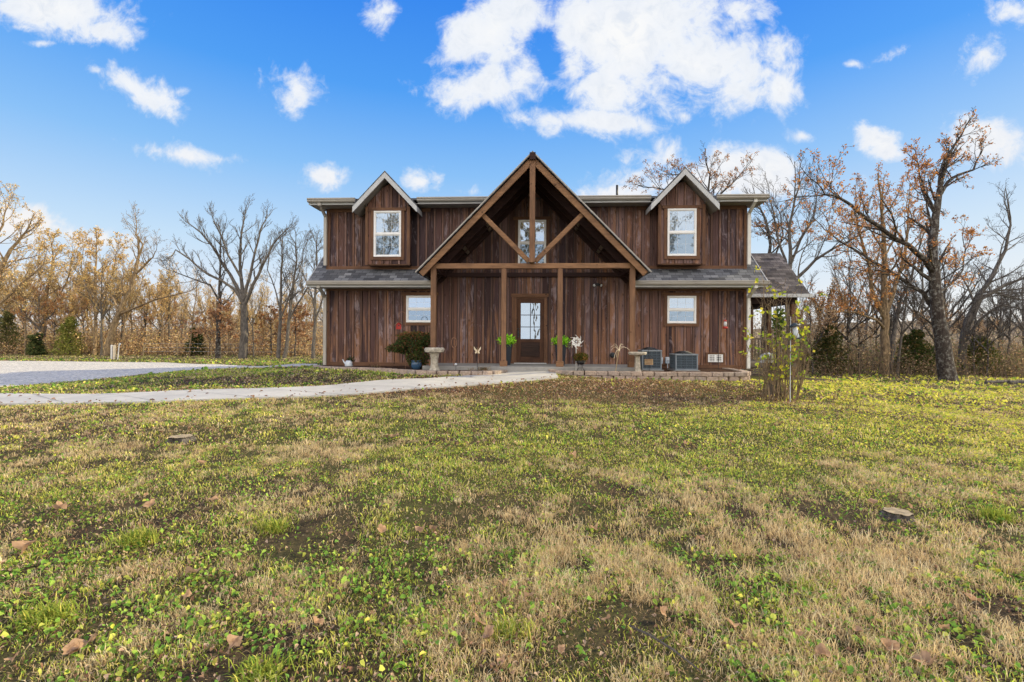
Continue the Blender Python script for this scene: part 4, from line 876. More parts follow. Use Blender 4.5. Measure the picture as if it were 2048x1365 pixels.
# glazed pot under the shrub
t = empty('flower_pot', tuple(wpos(833, 14.0, .565))); tag(t, 'dark blue glazed pot half hidden under the left shrub', 'pot'); g = MB(); g.lathe([(.11,0),(.15,.08),(.16,.18),(.14,.24),(.155,.26),(.13,.25)], 18); g.build('vessel', 'blueglaze', t, True); g = MB(); g.lathe([(.001,.215),(.128,.22)], 14); g.build('soil', 'mulch', t)
# big left shrub
t = empty('nandina_shrub', tuple(wpos(826, 14.25, .56))); tag(t, 'dense dark green shrub with reddish tips beside the left porch post', 'shrub'); rr = random.Random(21)
g = MB()
for i in range(26):
    a = rr.random()*6.28; L = rr.uniform(.2, .62); g.tube([(0.05*math.cos(a),.05*math.sin(a),0),(L*.5*math.cos(a),L*.4*math.sin(a),.5),(L*math.cos(a),L*.8*math.sin(a),rr.uniform(.75,1.05))], [.014,.009,.004], 4)
g.build('stem', 'bark_dark', t)
g = MB()
for cx_, cy_, cz_, rx, rz, n in ((-.05,0,.70,.50,.30,2600),(-.38,.0,.62,.27,.16,900),(.28,.05,.85,.32,.22,1200),(.15,-.1,.35,.34,.30,1300),(-.2,.1,.85,.3,.2,700),(-.62,.05,.60,.16,.10,260)):
    leaves_into(g, rr, (cx_,cy_,cz_), (rx,.36,rz), n, .062, [(.060,.095,.032),(.045,.070,.028),(.10,.12,.035),(.16,.08,.04)], .25, .3)
leaves_into(g, rr, (0,0,.98), (.50,.34,.13), 700, .06, [(.26,.10,.05),(.19,.13,.05),(.12,.13,.04)], .1, .5); g.build('foliage', 'foliage', t)
# dry grass clump and little twiggy shrub
def dry_clump(px, d, z, n, L, label, cols=((.30,.22,.13),(.16,.14,.07),(.22,.15,.09))):
    rr = random.Random(int(px)); t = empty('ornamental_grass', tuple(wpos(px, d, z))); tag(t, label, 'plant'); g = MB()
    for i in range(n):
        a = rr.random()*6.28; l = L*rr.uniform(.5, 1.1); lean = rr.uniform(.1, .8); w = .006; p = Vector((rr.gauss(0,.09), rr.gauss(0,.05), 0)); d_ = Vector((math.cos(a)*lean, math.sin(a)*lean, 1)).normalized(); sdv = Vector((-math.sin(a), math.cos(a), 0))*w
        m_ = p+d_*l*.6; e_ = m_+Vector((d_.x*1.6, d_.y*1.6, d_.z*.3))*l*.35; g.add([p-sdv, p+sdv, m_+sdv, m_-sdv, e_], [(0,1,2,3),(3,2,4)], rr.choice(cols))
    g.build('blades', 'foliage', t)
dry_clump(968, 13.35, .565, 60, .24, 'small clump of dry strappy leaves by the left edging next to the steps'); dry_clump(946, 13.3, .565, 26, .14, 'sparse dry tuft just left of the strappy clump'); dry_clump(752, 14.7, .565, 24, .16, 'low dry tuft against the left wall, midway between can and shrub')
t = empty('twiggy_shrub', tuple(wpos(1478, 14.0, .573))); tag(t, 'leafless reddish twiggy shrub in the bed at the right corner of the house', 'shrub'); rr = random.Random(8); g = MB()
for i in range(16):
    a = rr.random()*6.28; L = rr.uniform(.7, 1.35); ln = rr.uniform(.1, .45); p = Vector((0,0,0)); pts = [p]
    for k in range(5): p = p+Vector((math.cos(a)*ln+rr.gauss(0,.15), math.sin(a)*ln*.5+rr.gauss(0,.1), 1)).normalized()*L/5; pts.append(p)
    g.tube(pts, [.006,.005,.004,.003,.003,.002], 4)
    for k in (2, 3, 4): g.tube([pts[k], pts[k]+Vector((rr.gauss(0,.12), rr.gauss(0,.08), rr.uniform(.05,.18)))], .002, 3)
g.build('stem', 'rust', t)
# stumps
def stump(px, py, r, h, label, seed):
    x, y = gp(px, py); rr = random.Random(seed); t = empty('tree_stump', (x, y, gz(x, y)-.02)); tag(t, label, 'tree stump')
    n = 22; ph = [rr.uniform(.82, 1.18) for _ in range(n)]; g = MB(); prof = [(1.45,-.02),(1.15,.03),(1.0,h*.6),(1.0,h)]
    for k, z in prof:
        for j in range(n): a = 2*math.pi*j/n; q_ = r*k*(1+(ph[j]-1)*(1.5 if z < .05 else .6)); g.v.append((q_*math.cos(a), q_*math.sin(a), z+rr.uniform(-.006, .006)))
    for i in range(3):
        for j in range(n): g.f.append((i*n+j, i*n+(j+1) % n, (i+1)*n+(j+1) % n, (i+1)*n+j)); g.c.append((1,1,1))
    g.build('bark', 'bark_grey', t)
    g = MB(); g.v = [(.985*r*(1+(ph[j]-1)*.6)*math.cos(2*math.pi*j/n), .985*r*(1+(ph[j]-1)*.6)*math.sin(2*math.pi*j/n), h+.004+rr.uniform(0, .008)) for j in range(n)]+[(0, 0, h+.01)]
    g.f = [(j, (j+1) % n, n) for j in range(n)]; g.c = [(1,1,1)]*n; g.build('cut_face', 'stump', t)
stump(1797, 1036, .095, .065, 'low pale weathered tree stump in the right foreground grass', 3); stump(362, 882, .13, .07, 'dark low tree stump in the left lawn below the walk', 5)
# posts by the drive
x, y = gp(226, 719)
for dx_, m_, w_, lb_ in ((-.07, 'white_paint', .045, 'white square post by the far edge of the gravel, left of its tan twin'), (.10, 'cream', .055, 'pale tan square post by the far edge of the gravel, right of the white post')):
    g = MB(); g.box(-w_, w_, -w_, w_, -.1, .88); g.add([(-w_-.01,-w_-.01,.88),(w_+.01,-w_-.01,.88),(w_+.01,w_+.01,.88),(-w_-.01,w_+.01,.88),(0,0,.92)], [(3,2,1,0),(0,1,4),(1,2,4),(2,3,4),(3,0,4)]); o = g.build('drive_post', m_, loc=(x+dx_, y, gz(x, y))); tag(o, lb_, 'post')
x, y = gp(235.5, 719.5); t = empty('water_hydrant', (x, y, gz(x, y))); tag(t, 'slanting white yard water pipe with a lever beside the posts on the left', 'hydrant')
g = MB(); g.tube([(0,0,-.1),(.10,0,1.0)], .03, 8); g.build('pipe', 'white_paint', t); g = MB(); g.tube([(.10,0,1.0),(.16,0,1.02),(.18,0,.93)], .025, 8); g.build('spout', 'silver', t); g = MB(); g.tube([(.02,0,1.04),(.14,0,1.12)], .015, 6); g.build('lever', 'black', t)
# wire fence in front of the left woods
fe = empty('wire_fence', (-26, 37.5, 0)); tag(fe, 'sagging wire fence on pale posts along the edge of the left woods', 'fence'); rr = random.Random(3); ps = []
for i in range(9):
    x = -28.5+i*2.6; y = 37.5+rr.uniform(-.2, .2); z = gz(x, y); g = MB(); g.tube([(x+26, y-37.5, z-.1), (x+26+rr.uniform(-.05,.05), y-37.5, z+1.0)], .035, 6); g.build('post', 'tan', fe); ps.append((x+26, y-37.5, z))
for h in (.35, .65, .95):
    g = MB(); g.tube([(a, b, c+h) for a, b, c in ps], .006, 4); g.build('wire', 'enamel', fe)
# log edging far right
lx = 20.6
for i, (x, y, L, r_, a, lb) in enumerate(((21.0,20.6,1.7,.07,.05,'long thin dead log lying at the far right lawn edge'),(21.6,20.2,1.5,.09,-.08,'thicker dead log lying in front at the far right lawn edge'),(22.6,20.9,1.4,.06,.12,'outermost dead log at the far right lawn edge'))):
    g = MB(); z = gz(x, y)+r_*.8; g.tube([(x-L/2, y-a, z), (x, y+.03, z+.02), (x+L/2, y+a, z)], [r_, r_*1.05, r_*.8], 8); o = g.build('fallen_log', 'bark_grey'); tag(o, lb, 'log')
# ------------------------------------------------------------------ trees
def rdir(rng): return Vector((rng.gauss(0,1), rng.gauss(0,1), rng.gauss(0,1))).normalized()
def side_dir(d, ang, rng):
    u = d.orthogonal().normalized(); u.rotate(Matrix.Rotation(rng.random()*6.2832, 3, d)); return (d*math.cos(ang)+u*math.sin(ang)).normalized()
class Tree:
    def __init__(s, seed, wob=.22, trop=.10, minr=.006, kids=(5, 5, 5, 4), lenf=(.55, .55, .5, .5), ang=(.5, 1.0), leaf=0, leafsize=.09, leafcols=(), leafzone=(0, 99), twigr=.0065, leafmask=None):
        s.rng = random.Random(seed); s.T = MB(); s.B = MB(); s.L = MB(); s.__dict__.update(wob=wob, trop=trop, minr=minr, kids=kids, lenf=lenf, ang=ang, leaf=leaf, ls=leafsize, lc=leafcols, lz=leafzone, tw=twigr, lm=leafmask)
    def limb(s, pts, r0, r1, level=0, trunk=True, kids=None, start=.25, klen=None, sides=8):
        pts = [Vector(p) for p in pts]; n = len(pts)
        # subdivide with a little wobble
        P = [pts[0]]
        for a, b in zip(pts, pts[1:]):
            L = (b-a).length; m = (a+b)/2+rdir(s.rng)*L*.035; P += [m, b]
        k = len(P); rs = [r0+(r1-r0)*(i/(k-1))**.85 for i in range(k)]
        if trunk and level == 0: rs[0] *= 1.0
        (s.T if trunk else s.B).tube(P, rs, sides, caps=False)
        nk = s.kids[level] if kids is None else kids
        tot = sum((b-a).length for a, b in zip(P, P[1:])); L = klen or tot*s.lenf[level]
        for i in range(nk):
            f = start+(1-start)*(i+s.rng.random())/nk; x = f*(k-1); j = min(int(x), k-2); p = P[j].lerp(P[j+1], x-j); d = (P[j+1]-P[j]).normalized()
            r = rs[j]+(rs[j+1]-rs[j])*(x-j)
            s.grow(p, side_dir(d, s.rng.uniform(*s.ang), s.rng), L*s.rng.uniform(.65, 1.2)*(1.1-.45*f), max(r*.48, s.minr), level+1)
        d = (P[-1]-P[-2]).normalized()
        for _ in range(2): s.grow(P[-1], side_dir(d, s.rng.uniform(.1, .45), s.rng), L*.8, max(r1*.85, s.minr), level+1)
    def grow(s, p, d, L, r, lv):
        rng = s.rng; n = 5 if lv <= 2 else (4 if lv == 3 else 3); P = [p]; st = L/n; DS = []
        for i in range(n):
            d = (d+rdir(rng)*s.wob+Vector((0,0,s.trop))).normalized(); p = p+d*st; P.append(p); DS.append(d)
        last = lv >= len(s.kids)
        re = r*.35 if not last else s.tw*.5
        rs = [r+(re-r)*i/n for i in range(n+1)]
        s.B.tube(P, rs, 5 if lv <= 2 else (4 if lv == 3 and r > .02 else 3), caps=False)
        if s.leaf and lv >= len(s.kids)-1:
            for _ in range(s.leaf if last else max(1, s.leaf//2)):
                q = P[rng.randint(1, n)]
                if s.lz[0] < q.z < s.lz[1] and (s.lm is None or s.lm(q, rng)): s.addleaf(q)
        if last: return
        for i in range(s.kids[lv]):
            f = .2+.8*(i+rng.random())/s.kids[lv]; x = f*n; j = min(int(x), n-1); q = P[j].lerp(P[j+1], x-j)
            s.grow(q, side_dir(DS[j], rng.uniform(*s.ang), rng), L*s.lenf[lv]*rng.uniform(.6, 1.15)*(1.15-.5*f), max(rs[j]*.50, s.tw), lv+1)
    def addleaf(s, q):
        rng = s.rng; q = q+rdir(rng)*.06; d = (rdir(rng)+Vector((0,0,-.5))).normalized(); w = side_dir(d, 1.57, rng)*s.ls*.33; z = s.ls*rng.uniform(.6, 1.25)
        c = rng.choice(s.lc); k = rng.uniform(.65, 1.3); s.L.add([q, q+d*z*.5+w, q+d*z, q+d*z*.5-w], [(0,1,2,3)], (c[0]*k, c[1]*k, c[2]*k))
    def finish(s, name, bark, loc, label, group=None, cat='tree', rz=0.0):
        t = empty(name, tuple(loc), rz); tag(t, label, cat, group)
        s.T.build('trunk', bark, t, smooth=True); s.B.build('branches', bark, t, smooth=False)
        if s.L.v: s.L.build('foliage', 'foliage', t)
        return t
ORANGE = ((.66,.30,.09),(.55,.24,.08),(.42,.20,.10),(.74,.42,.16)); BROWN = ((.44,.25,.14),(.32,.18,.11),(.54,.33,.18)); GOLD = ((.84,.57,.24),(.88,.66,.33),(.72,.46,.19),(.64,.50,.18)); TANL = ((.66,.48,.28),(.54,.37,.21),(.72,.56,.36))
def hero(name, bark, base, d, limbs, label, seed, group=None, **kw):
    """limbs: photo-place polylines with depth offsets; r0,r1 metres"""
    bp = at(base[0], base[1], d); z = gz(bp.x, bp.y); org = Vector((bp.x, bp.y, z)); rr = random.Random(seed+100)
    T = Tree(seed, **kw)
    for spec in limbs:
        pts, r0, r1, dz, kids = spec[:5]; extra = spec[5] if len(spec) > 5 else {}
        n = len(pts); P = []
        for i, (px, py) in enumerate(pts):
            dd = d+dz[0]+(dz[1]-dz[0])*i/(n-1); P.append(at(px, py, dd)-org)
        if spec is limbs[0]: P[0].z = -.12
        T.limb(P, r0, r1, kids=kids, **extra)
    return T.finish(name, bark, org, label, group)
# big oak on the right
hero('oak_tree', 'bark_dark', (1896, 766), 22.0, [
  ([(1898,768),(1893,740),(1888,700),(1879,650),(1873,600),(1868,545),(1864,500),(1868,455),(1873,415),(1878,378)], .37, .11, (0,0), 10, dict(start=.45, klen=2.4, sides=12)),
  ([(1878,378),(1884,350),(1895,315),(1907,290),(1922,268)], .10, .035, (0,-.3), 9, dict(klen=1.05)),
  ([(1876,395),(1893,365),(1915,350),(1945,340),(1955,315)], .09, .03, (0,.5), 6, dict(klen=1.3)),
  ([(1867,545),(1850,520),(1815,490),(1775,468),(1735,440),(1700,410),(1670,393),(1648,390)], .14, .035, (0,-2.2), 13, dict(klen=2.4)),
  ([(1880,655),(1868,620),(1845,585),(1805,560),(1768,535),(1725,510),(1690,490),(1660,468)], .12, .03, (0,1.6), 13, dict(klen=2.3)),
  ([(1873,590),(1900,570),(1925,540),(1930,500)], .06, .025, (0,1.2), 6, dict(klen=1.8)),
  ([(1874,440),(1850,400),(1838,360),(1836,330)], .06, .025, (0,1.0), 7, dict(klen=1.3)),
 ], 'largest dark oak on the right, with a leaning lichen-patched trunk', 5, leaf=3, leafsize=.10, leafcols=ORANGE, leafzone=(4.0, 13), kids=(6, 4, 4, 3), lenf=(.5,.55,.5,.5), wob=.25, trop=.06, leafmask=lambda q, r: r.random() < (.55 if q.x < -.2 or q.z < 8.5 else .18))
hero('oak_tree', 'bark_warm', (1770, 757), 25, [
  ([(1770,760),(1771,700),(1771,640),(1768,580),(1768,520),(1766,470),(1762,430)], .24, .07, (0,0), 10, dict(start=.4, klen=2.6)),
  ([(1770,640),(1755,610),(1742,575),(1738,530),(1722,480),(1712,440)], .13, .04, (0,-.8), 9, dict(klen=2.2)),
  ([(1770,630),(1785,590),(1800,540),(1812,480),(1815,430)], .13, .04, (0,1), 10, dict(klen=2.2)),
  ([(1771,660),(1752,640),(1710,625),(1665,622)], .08, .03, (0,-1), 8, dict(klen=1.8))],
  'orange-leaved oak with a straight trunk, second large tree left of the dark leaning oak', 12, leaf=3, leafsize=.10, leafcols=ORANGE, leafzone=(2.6, 13), kids=(6, 4, 4, 3), wob=.2, trop=.12, leafmask=lambda q, r: r.random() < .6)
hero('oak_tree', 'bark_grey', (1784, 757), 25.8, [([(1781,760),(1786,700),(1790,655),(1800,600),(1822,560),(1836,500)], .14, .04, (0,.6), 10, dict(start=.35, klen=2.0))],
  'slim grey tree growing close beside the orange-leaved oak', 13, leaf=2, leafsize=.11, leafcols=ORANGE, leafzone=(2.6, 13), kids=(6, 4, 4, 3), leafmask=lambda q, r: r.random() < .4)
hero('oak_tree', 'bark_grey', (1945, 757), 27, [
  ([(1925,760),(1925,700),(1935,640),(1958,590),(1985,550),(2010,500),(2020,450)], .22, .05, (0,0), 11, dict(start=.35, klen=2.6)),
  ([(1930,660),(1960,600),(2010,570),(2060,550),(2110,520)], .12, .04, (0,-1), 9, dict(klen=2.2)),
  ([(1958,595),(1990,585),(2040,600),(2090,600)], .09, .03, (0,1), 9, dict(klen=2.0)),
  ([(1925,690),(1960,640),(2000,610),(2050,620)], .10, .03, (0,-1.5), 9, dict(klen=2.0))],
  'wide grey bare tree with arching limbs at the far right edge', 14, kids=(6, 5, 4, 3), wob=.16, trop=.05)
# trees behind the house, right
hero('oak_tree', 'bark_grey', (1577, 740), 27, [
  ([(1577,745),(1577,650),(1577,560),(1580,500),(1578,450),(1588,400)], .17, .05, (0,0), 9, dict(start=.5, klen=2.6)),
  ([(1578,600),(1595,555),(1630,520),(1670,495),(1705,478)], .12, .04, (0,-.6), 8, dict(klen=2.2)),
  ([(1579,560),(1570,520),(1555,480),(1548,440),(1540,405)], .09, .03, (0,.6), 9, dict(klen=2.2)),
  ([(1580,530),(1600,480),(1625,440),(1632,400)], .08, .03, (0,.6), 9, dict(klen=2.2))],
  'bare grey tree rising just behind the side porch roof', 15, kids=(6, 5, 4, 3), wob=.22, trop=.1)
hero('oak_tree', 'bark_dark', (1530, 740), 29, [
  ([(1530,745),(1530,600),(1535,540),(1540,490),(1530,440),(1520,420)], .16, .05, (0,0), 8, dict(start=.5, klen=2.2)), ([(1533,560),(1550,510),(1565,470),(1560,430)], .08, .03, (0,.8), 7, dict(klen=2.0))],
  'brown-leaved tree showing just past the right corner of the house', 16, leaf=4, leafsize=.13, leafcols=ORANGE, leafzone=(4, 9), kids=(6, 4, 4, 3), leafmask=lambda q, r: r.random() < .55)
hero('oak_tree', 'bark_dark', (1395, 700), 31, [
  ([(1395,720),(1395,550),(1400,450),(1412,400),(1418,350)], .20, .05, (0,0), 10, dict(start=.6, klen=2.4)), ([(1398,470),(1370,420),(1335,380),(1305,375)], .10, .03, (0,0), 9, dict(klen=2.0)), ([(1400,450),(1430,400),(1460,370),(1478,350)], .09, .03, (0,.5), 8, dict(klen=1.8)), ([(1398,440),(1390,395),(1370,350),(1345,350)], .08, .03, (0,.5), 8, dict(klen=1.6))],
  'leafy-topped tree showing above the roof behind the right dormer', 17, leaf=2, leafsize=.10, leafcols=ORANGE+BROWN, leafzone=(8.8, 14), kids=(6, 4, 4, 3), leafmask=lambda q, r: r.random() < .5)
# left heroes
hero('oak_tree', 'bark_grey', (485, 722), 33, [
  ([(485,724),(487,690),(488,650),(487,610)], .30, .22, (0,0), 0, dict(start=.9, klen=.1, sides=10)),
  ([(487,615),(482,560),(480,500),(483,460),(488,430)], .15, .03, (0,.8), 9, dict(klen=1.5)),
  ([(487,610),(470,580),(440,560),(410,545),(380,520),(350,500),(345,510)], .12, .03, (0,-1), 10, dict(klen=1.35)),
  ([(486,600),(460,550),(430,500),(400,465),(380,450)], .14, .03, (0,.6), 11, dict(klen=1.5)),
  ([(488,612),(505,570),(525,530),(545,490),(570,462)], .14, .03, (0,-.6), 11, dict(klen=1.4)),
  ([(487,600),(500,550),(510,500),(520,460),(530,440)], .12, .03, (0,.8), 10, dict(klen=1.4)),
  ([(484,560),(455,510),(440,470),(428,445)], .09, .03, (0,-1.2), 9, dict(klen=1.35))],
  'tallest bare grey tree on the left with a broad rounded crown', 31, kids=(6, 5, 4, 3), wob=.15, trop=.12, ang=(.35, .8))
hero('oak_tree', 'bark_dark', (437, 720), 33, [([(437,722),(436,680),(438,630),(438,580),(440,530),(440,480)], .17, .04, (0,0), 11, dict(start=.45, klen=2.0)), ([(437,600),(420,570),(390,560),(350,545)], .07, .03, (0,-1), 8, dict(klen=1.6))],
  'dark narrow tree immediately left of the tallest grey tree', 32, leaf=0, kids=(6, 4, 4, 3))
T = None
for (px, py, d, seed, lab) in ((432, 712, 32.4, 41, 'low brown-leaved oak sapling around the foot of the dark narrow tree'), (590, 712, 36, 42, 'low brown-leaved oak sapling left of the house corner'), (541, 712, 38, 43, 'brown-leaved sapling behind the tallest grey tree')):
    b = at(px, py, d); zz = gz(b.x, b.y); T = Tree(seed, leaf=9, leafsize=.15, leafcols=BROWN+((.42,.21,.09),), leafzone=(.9, 4), kids=(6, 4, 3), ang=(.9, 1.4), trop=.0, wob=.2)
    T.limb([(0,0,-.1),(.05,0,1.2),(.0,.05,2.4),(.05,0,3.4)], .07, .02, kids=13, start=.3, klen=1.7); T.finish('oak_sapling', 'bark_dark', (b.x, b.y, zz), lab, 'brown leaved saplings by the left woods')
hero('oak_tree', 'bark_warm', (214, 710), 36.5, [([(214,712),(222,675),(232,640),(246,605),(262,580),(270,545),(275,520)], .26, .10, (0,0), 5, dict(start=.5, klen=2.2, sides=10)),
  ([(275,520),(285,490),(270,470),(272,450)], .08, .03, (0,.5), 8, dict(klen=1.8)), ([(270,548),(290,530),(305,515),(312,500)], .08, .02, (0,-.5), 8, dict(klen=1.6)),
  ([(240,628),(280,612),(310,600),(350,590),(372,585)], .09, .03, (0,-1.2), 9, dict(klen=1.7)), ([(236,622),(225,595),(200,575),(180,565)], .08, .02, (0,.8), 8, dict(klen=1.8))],
  'leaning bare tree bent to the right beside the white posts on the left', 33, kids=(6, 5, 4, 3), wob=.2)
for px, s, lean, lab in ((556, 51, 8, 'slim forked bare tree midway between the tallest grey tree and the house'), (568, 52, 25, 'thin tree leaning right against the slim forked tree'), (627, 53, 6, 'bare tree closest to the left corner of the house'), (75, 54, 30, 'slim bare tree with a dark trunk near the left edge, leaning right'), (188, 55, 4, 'golden-lit tree left of the leaning tree')):
    hero('oak_tree', 'bark_grey' if px > 500 else 'bark_warm', (px, 722 if px > 500 else 708), 33.5 if px > 500 else 38, [([(px,724 if px > 500 else 710),(px+lean*.3,670),(px+lean*.5,620),(px+lean*.7,570),(px+lean,520),(px+lean*.9,490)], .15, .04, (0,.4), 12, dict(start=.38, klen=1.5)), ([(px+lean*.4,640),(px+lean+14,590),(px+lean+34,545),(px+lean+40,505)], .07, .02, (0,-.6), 9, dict(klen=1.7)), ([(px+lean*.5,620),(px+lean-14,580),(px+lean-30,540),(px+lean-26,500)], .06, .02, (0,.8), 9, dict(klen=1.7))], lab, s, kids=(6, 5, 4, 3), wob=.2, leaf=0 if px > 500 else 2, leafsize=.10, leafcols=GOLD)
hero('oak_tree', 'bark_warm', (-20, 700), 30, [([(-20,722),(-18,650),(-10,600),(0,540),(20,500),(45,470)], .24, .06, (0,0), 11, dict(start=.3, klen=1.9)), ([(-15,620),(20,590),(50,560),(85,530)], .10, .03, (0,0), 9, dict(klen=2.2)), ([(-5,560),(-20,500),(5,450),(10,420)], .11, .03, (0,.5), 9, dict(klen=2.2))],
  'sunlit bare tree cut by the left edge of the picture', 56, kids=(6, 5, 4, 3), wob=.2, leaf=1, leafsize=.1, leafcols=GOLD)

# woodland prototypes, each tree its own thing
def proto(seed, h, bark, cols, leaf, ang=(.35, .85), kids=(6, 5, 4, 3), rz=0, fork=True, name='woodland_tree', ls=.13):
    T = Tree(seed, leaf=leaf, leafsize=ls, leafcols=cols, leafzone=(1.0, 99), kids=kids, ang=ang, wob=.2, trop=.10); rr = random.Random(seed)
    x = rr.uniform(-.6, .6); y = rr.uniform(-.5, .5)
    T.limb([(0,0,-.2),(x*.2,y*.2,h*.2),(x*.5,y*.6,h*.42),(x,y,h*.62),(x*1.3,y,h*.82)], .022*h*.55, .035, kids=11, start=.35, klen=h*.24)
    if fork: T.limb([(x*.4,y*.5,h*.36),(x-1.0,y+.3,h*.52),(x-1.7,y+.6,h*.70)], .08, .03, kids=8, klen=h*.2)
    T.limb([(x*.5,y*.6,h*.42),(x+1.1,y-.3,h*.58),(x+1.6,y-.5,h*.74)], .07, .03, kids=8, klen=h*.18)
    return T.finish(name, bark, (0,0,0), 'tmp', 'tmp')
GP = [proto(201, 10.5, 'bark_warm', GOLD, 2, ls=.10), proto(202, 9.0, 'bark_warm', GOLD+TANL, 3, ls=.10), proto(203, 11.5, 'bark_warm', GOLD, 1, ls=.10), proto(204, 8.0, 'bark_grey', TANL+ORANGE, 3, ls=.10), proto(205, 10, 'bark_grey', GOLD, 1, ls=.10)]
RP = [proto(211, 8.5, 'bark_grey', ORANGE, 0), proto(212, 5.5, 'bark_dark', BROWN+TANL, 1, ls=.09), proto(213, 9.5, 'bark_grey', BROWN, 0), proto(214, 7.0, 'bark_dark', BROWN, 0)]
for p_ in GP+RP: col.objects.unlink(p_) if False else None
rr = random.Random(77); used = set()
def scatter_tree(pool, x, y, s, label, group):
    i = rr.randrange(len(pool)); o = pool[i]
    if id(o) not in used: used.add(id(o)); c = o
    else: c = copy_tree(o)
    c.location = (x, y, gz(x, y)); c.rotation_euler = (0, 0, rr.random()*6.28); c.scale = (s, s, s*rr.uniform(.9, 1.1)); tag(c, label, 'tree', group)
for i in range(62):      # left woods
    px = -60+i*11.2+rr.uniform(-9, 9); d = rr.choice([38, 41, 45, 50, 56])+rr.uniform(-1.5, 1.5); s = rr.uniform(.56, .84)*(d/42)**.55*(1.0 if px < 340 else .74)
    scatter_tree(GP, (px-1024)/F*d, d, s, 'one of the golden-lit trees crowded in the woods beyond the gravel drive', 'trees of the left woods')
for i in range(30):      # right woods
    px = 1600+i*17+rr.uniform(-10, 10); d = rr.choice([25.5, 28, 32, 37, 44])+rr.uniform(-1, 1); s = rr.uniform(.6, 1.0)*(d/30)**.7
    scatter_tree(RP, (px-1024)/F*d, d, s, 'one of the small brown trees in the thicket behind the right lawn', 'trees of the right thicket')
for i in range(9):
    px = 660+i*95+rr.uniform(-20, 20); d = 46+rr.uniform(-3, 3); scatter_tree(RP, (px-1024)/F*d, d, .8, 'one of the small trees standing behind the house', 'trees behind the house')
# cedars in the thickets
def cedar(px, py, d, h, w, label, seed, cols=((.045,.075,.022),(.03,.05,.02),(.10,.12,.03))):
    b = at(px, py, d); rr_ = random.Random(seed); t = empty('cedar_tree', (b.x, b.y, gz(b.x, b.y))); tag(t, label, 'tree', 'cedars in the woods edge'); g = MB(); g.tube([(0,0,-.1),(0,0,h)], [.06,.01], 6); 
    for i in range(22): a = rr_.random()*6.28; z = h*rr_.uniform(.1,.9); L = w*(1-z/h)+.1; g.tube([(0,0,z),(L*math.cos(a),L*math.sin(a),z+.15)], [.02,.005], 4)
    g.build('trunk', 'bark_dark', t); g = MB()
    for i in range(10):
        z = h*(.08+.09*i); leaves_into(g, rr_, (rr_.gauss(0,.1), rr_.gauss(0,.1), z), (w*(1-z/h/1.1)+.1,)*2+(h*.1,), 330, .16, cols, .2, .4, .35)
    g.build('foliage', 'foliage', t)
cedar(140, 712, 37.5, 3.0, 1.2, 'yellow-green cedar left of the leaning tree', 1, ((.24,.26,.06),(.16,.19,.05),(.34,.32,.09))); cedar(72, 706, 37, 1.7, .6, 'small dark cedar at the edge of the left woods', 2, ((.10,.13,.05),(.07,.10,.04),(.16,.17,.06))); cedar(392, 715, 38.5, 2.2, .9, 'short cedar tucked behind the dark narrow tree', 3); cedar(12, 700, 39.5, 3.6, 1.5, 'tall dull olive cedar at the far left edge', 4, ((.17,.18,.06),(.12,.13,.05),(.26,.23,.09)))
cedar(1655, 752, 26, 2.6, 1.4, 'bushy olive cedar in the right thicket behind the side porch', 5, ((.09,.10,.03),(.06,.08,.03),(.15,.11,.04))); cedar(1830, 752, 26.5, 2.4, 1.5, 'bushy green cedar left of the dark leaning oak', 6, ((.07,.10,.03),(.05,.07,.02),(.14,.11,.04))); cedar(1960, 752, 27, 2.2, 1.4, 'low green cedar right of the dark leaning oak', 7, ((.07,.10,.03),(.13,.12,.03)))
# trees behind and right of the photographer, seen in the window panes and as long shadows on the lawn
for i, (x, y, s) in enumerate(((-8,-9,1.35),(-2.5,-13,1.6),(4,-10,1.45),(10,-12,1.5),(-15,-11,1.4),(16,-9,1.3),(-1,-22,1.5),(7,-24,1.6))):
    scatter_tree(GP, x, y, s, 'bare tree standing behind the photographer, mirrored in the windows', 'trees behind the photographer')
for i, (x, y, s) in enumerate(((19,4.2,.75),(24,6.5,.8))):
    scatter_tree(RP[:1], x, y, s, 'bare tree off to the right whose shadow falls across the lawn', 'trees right of the lawn')

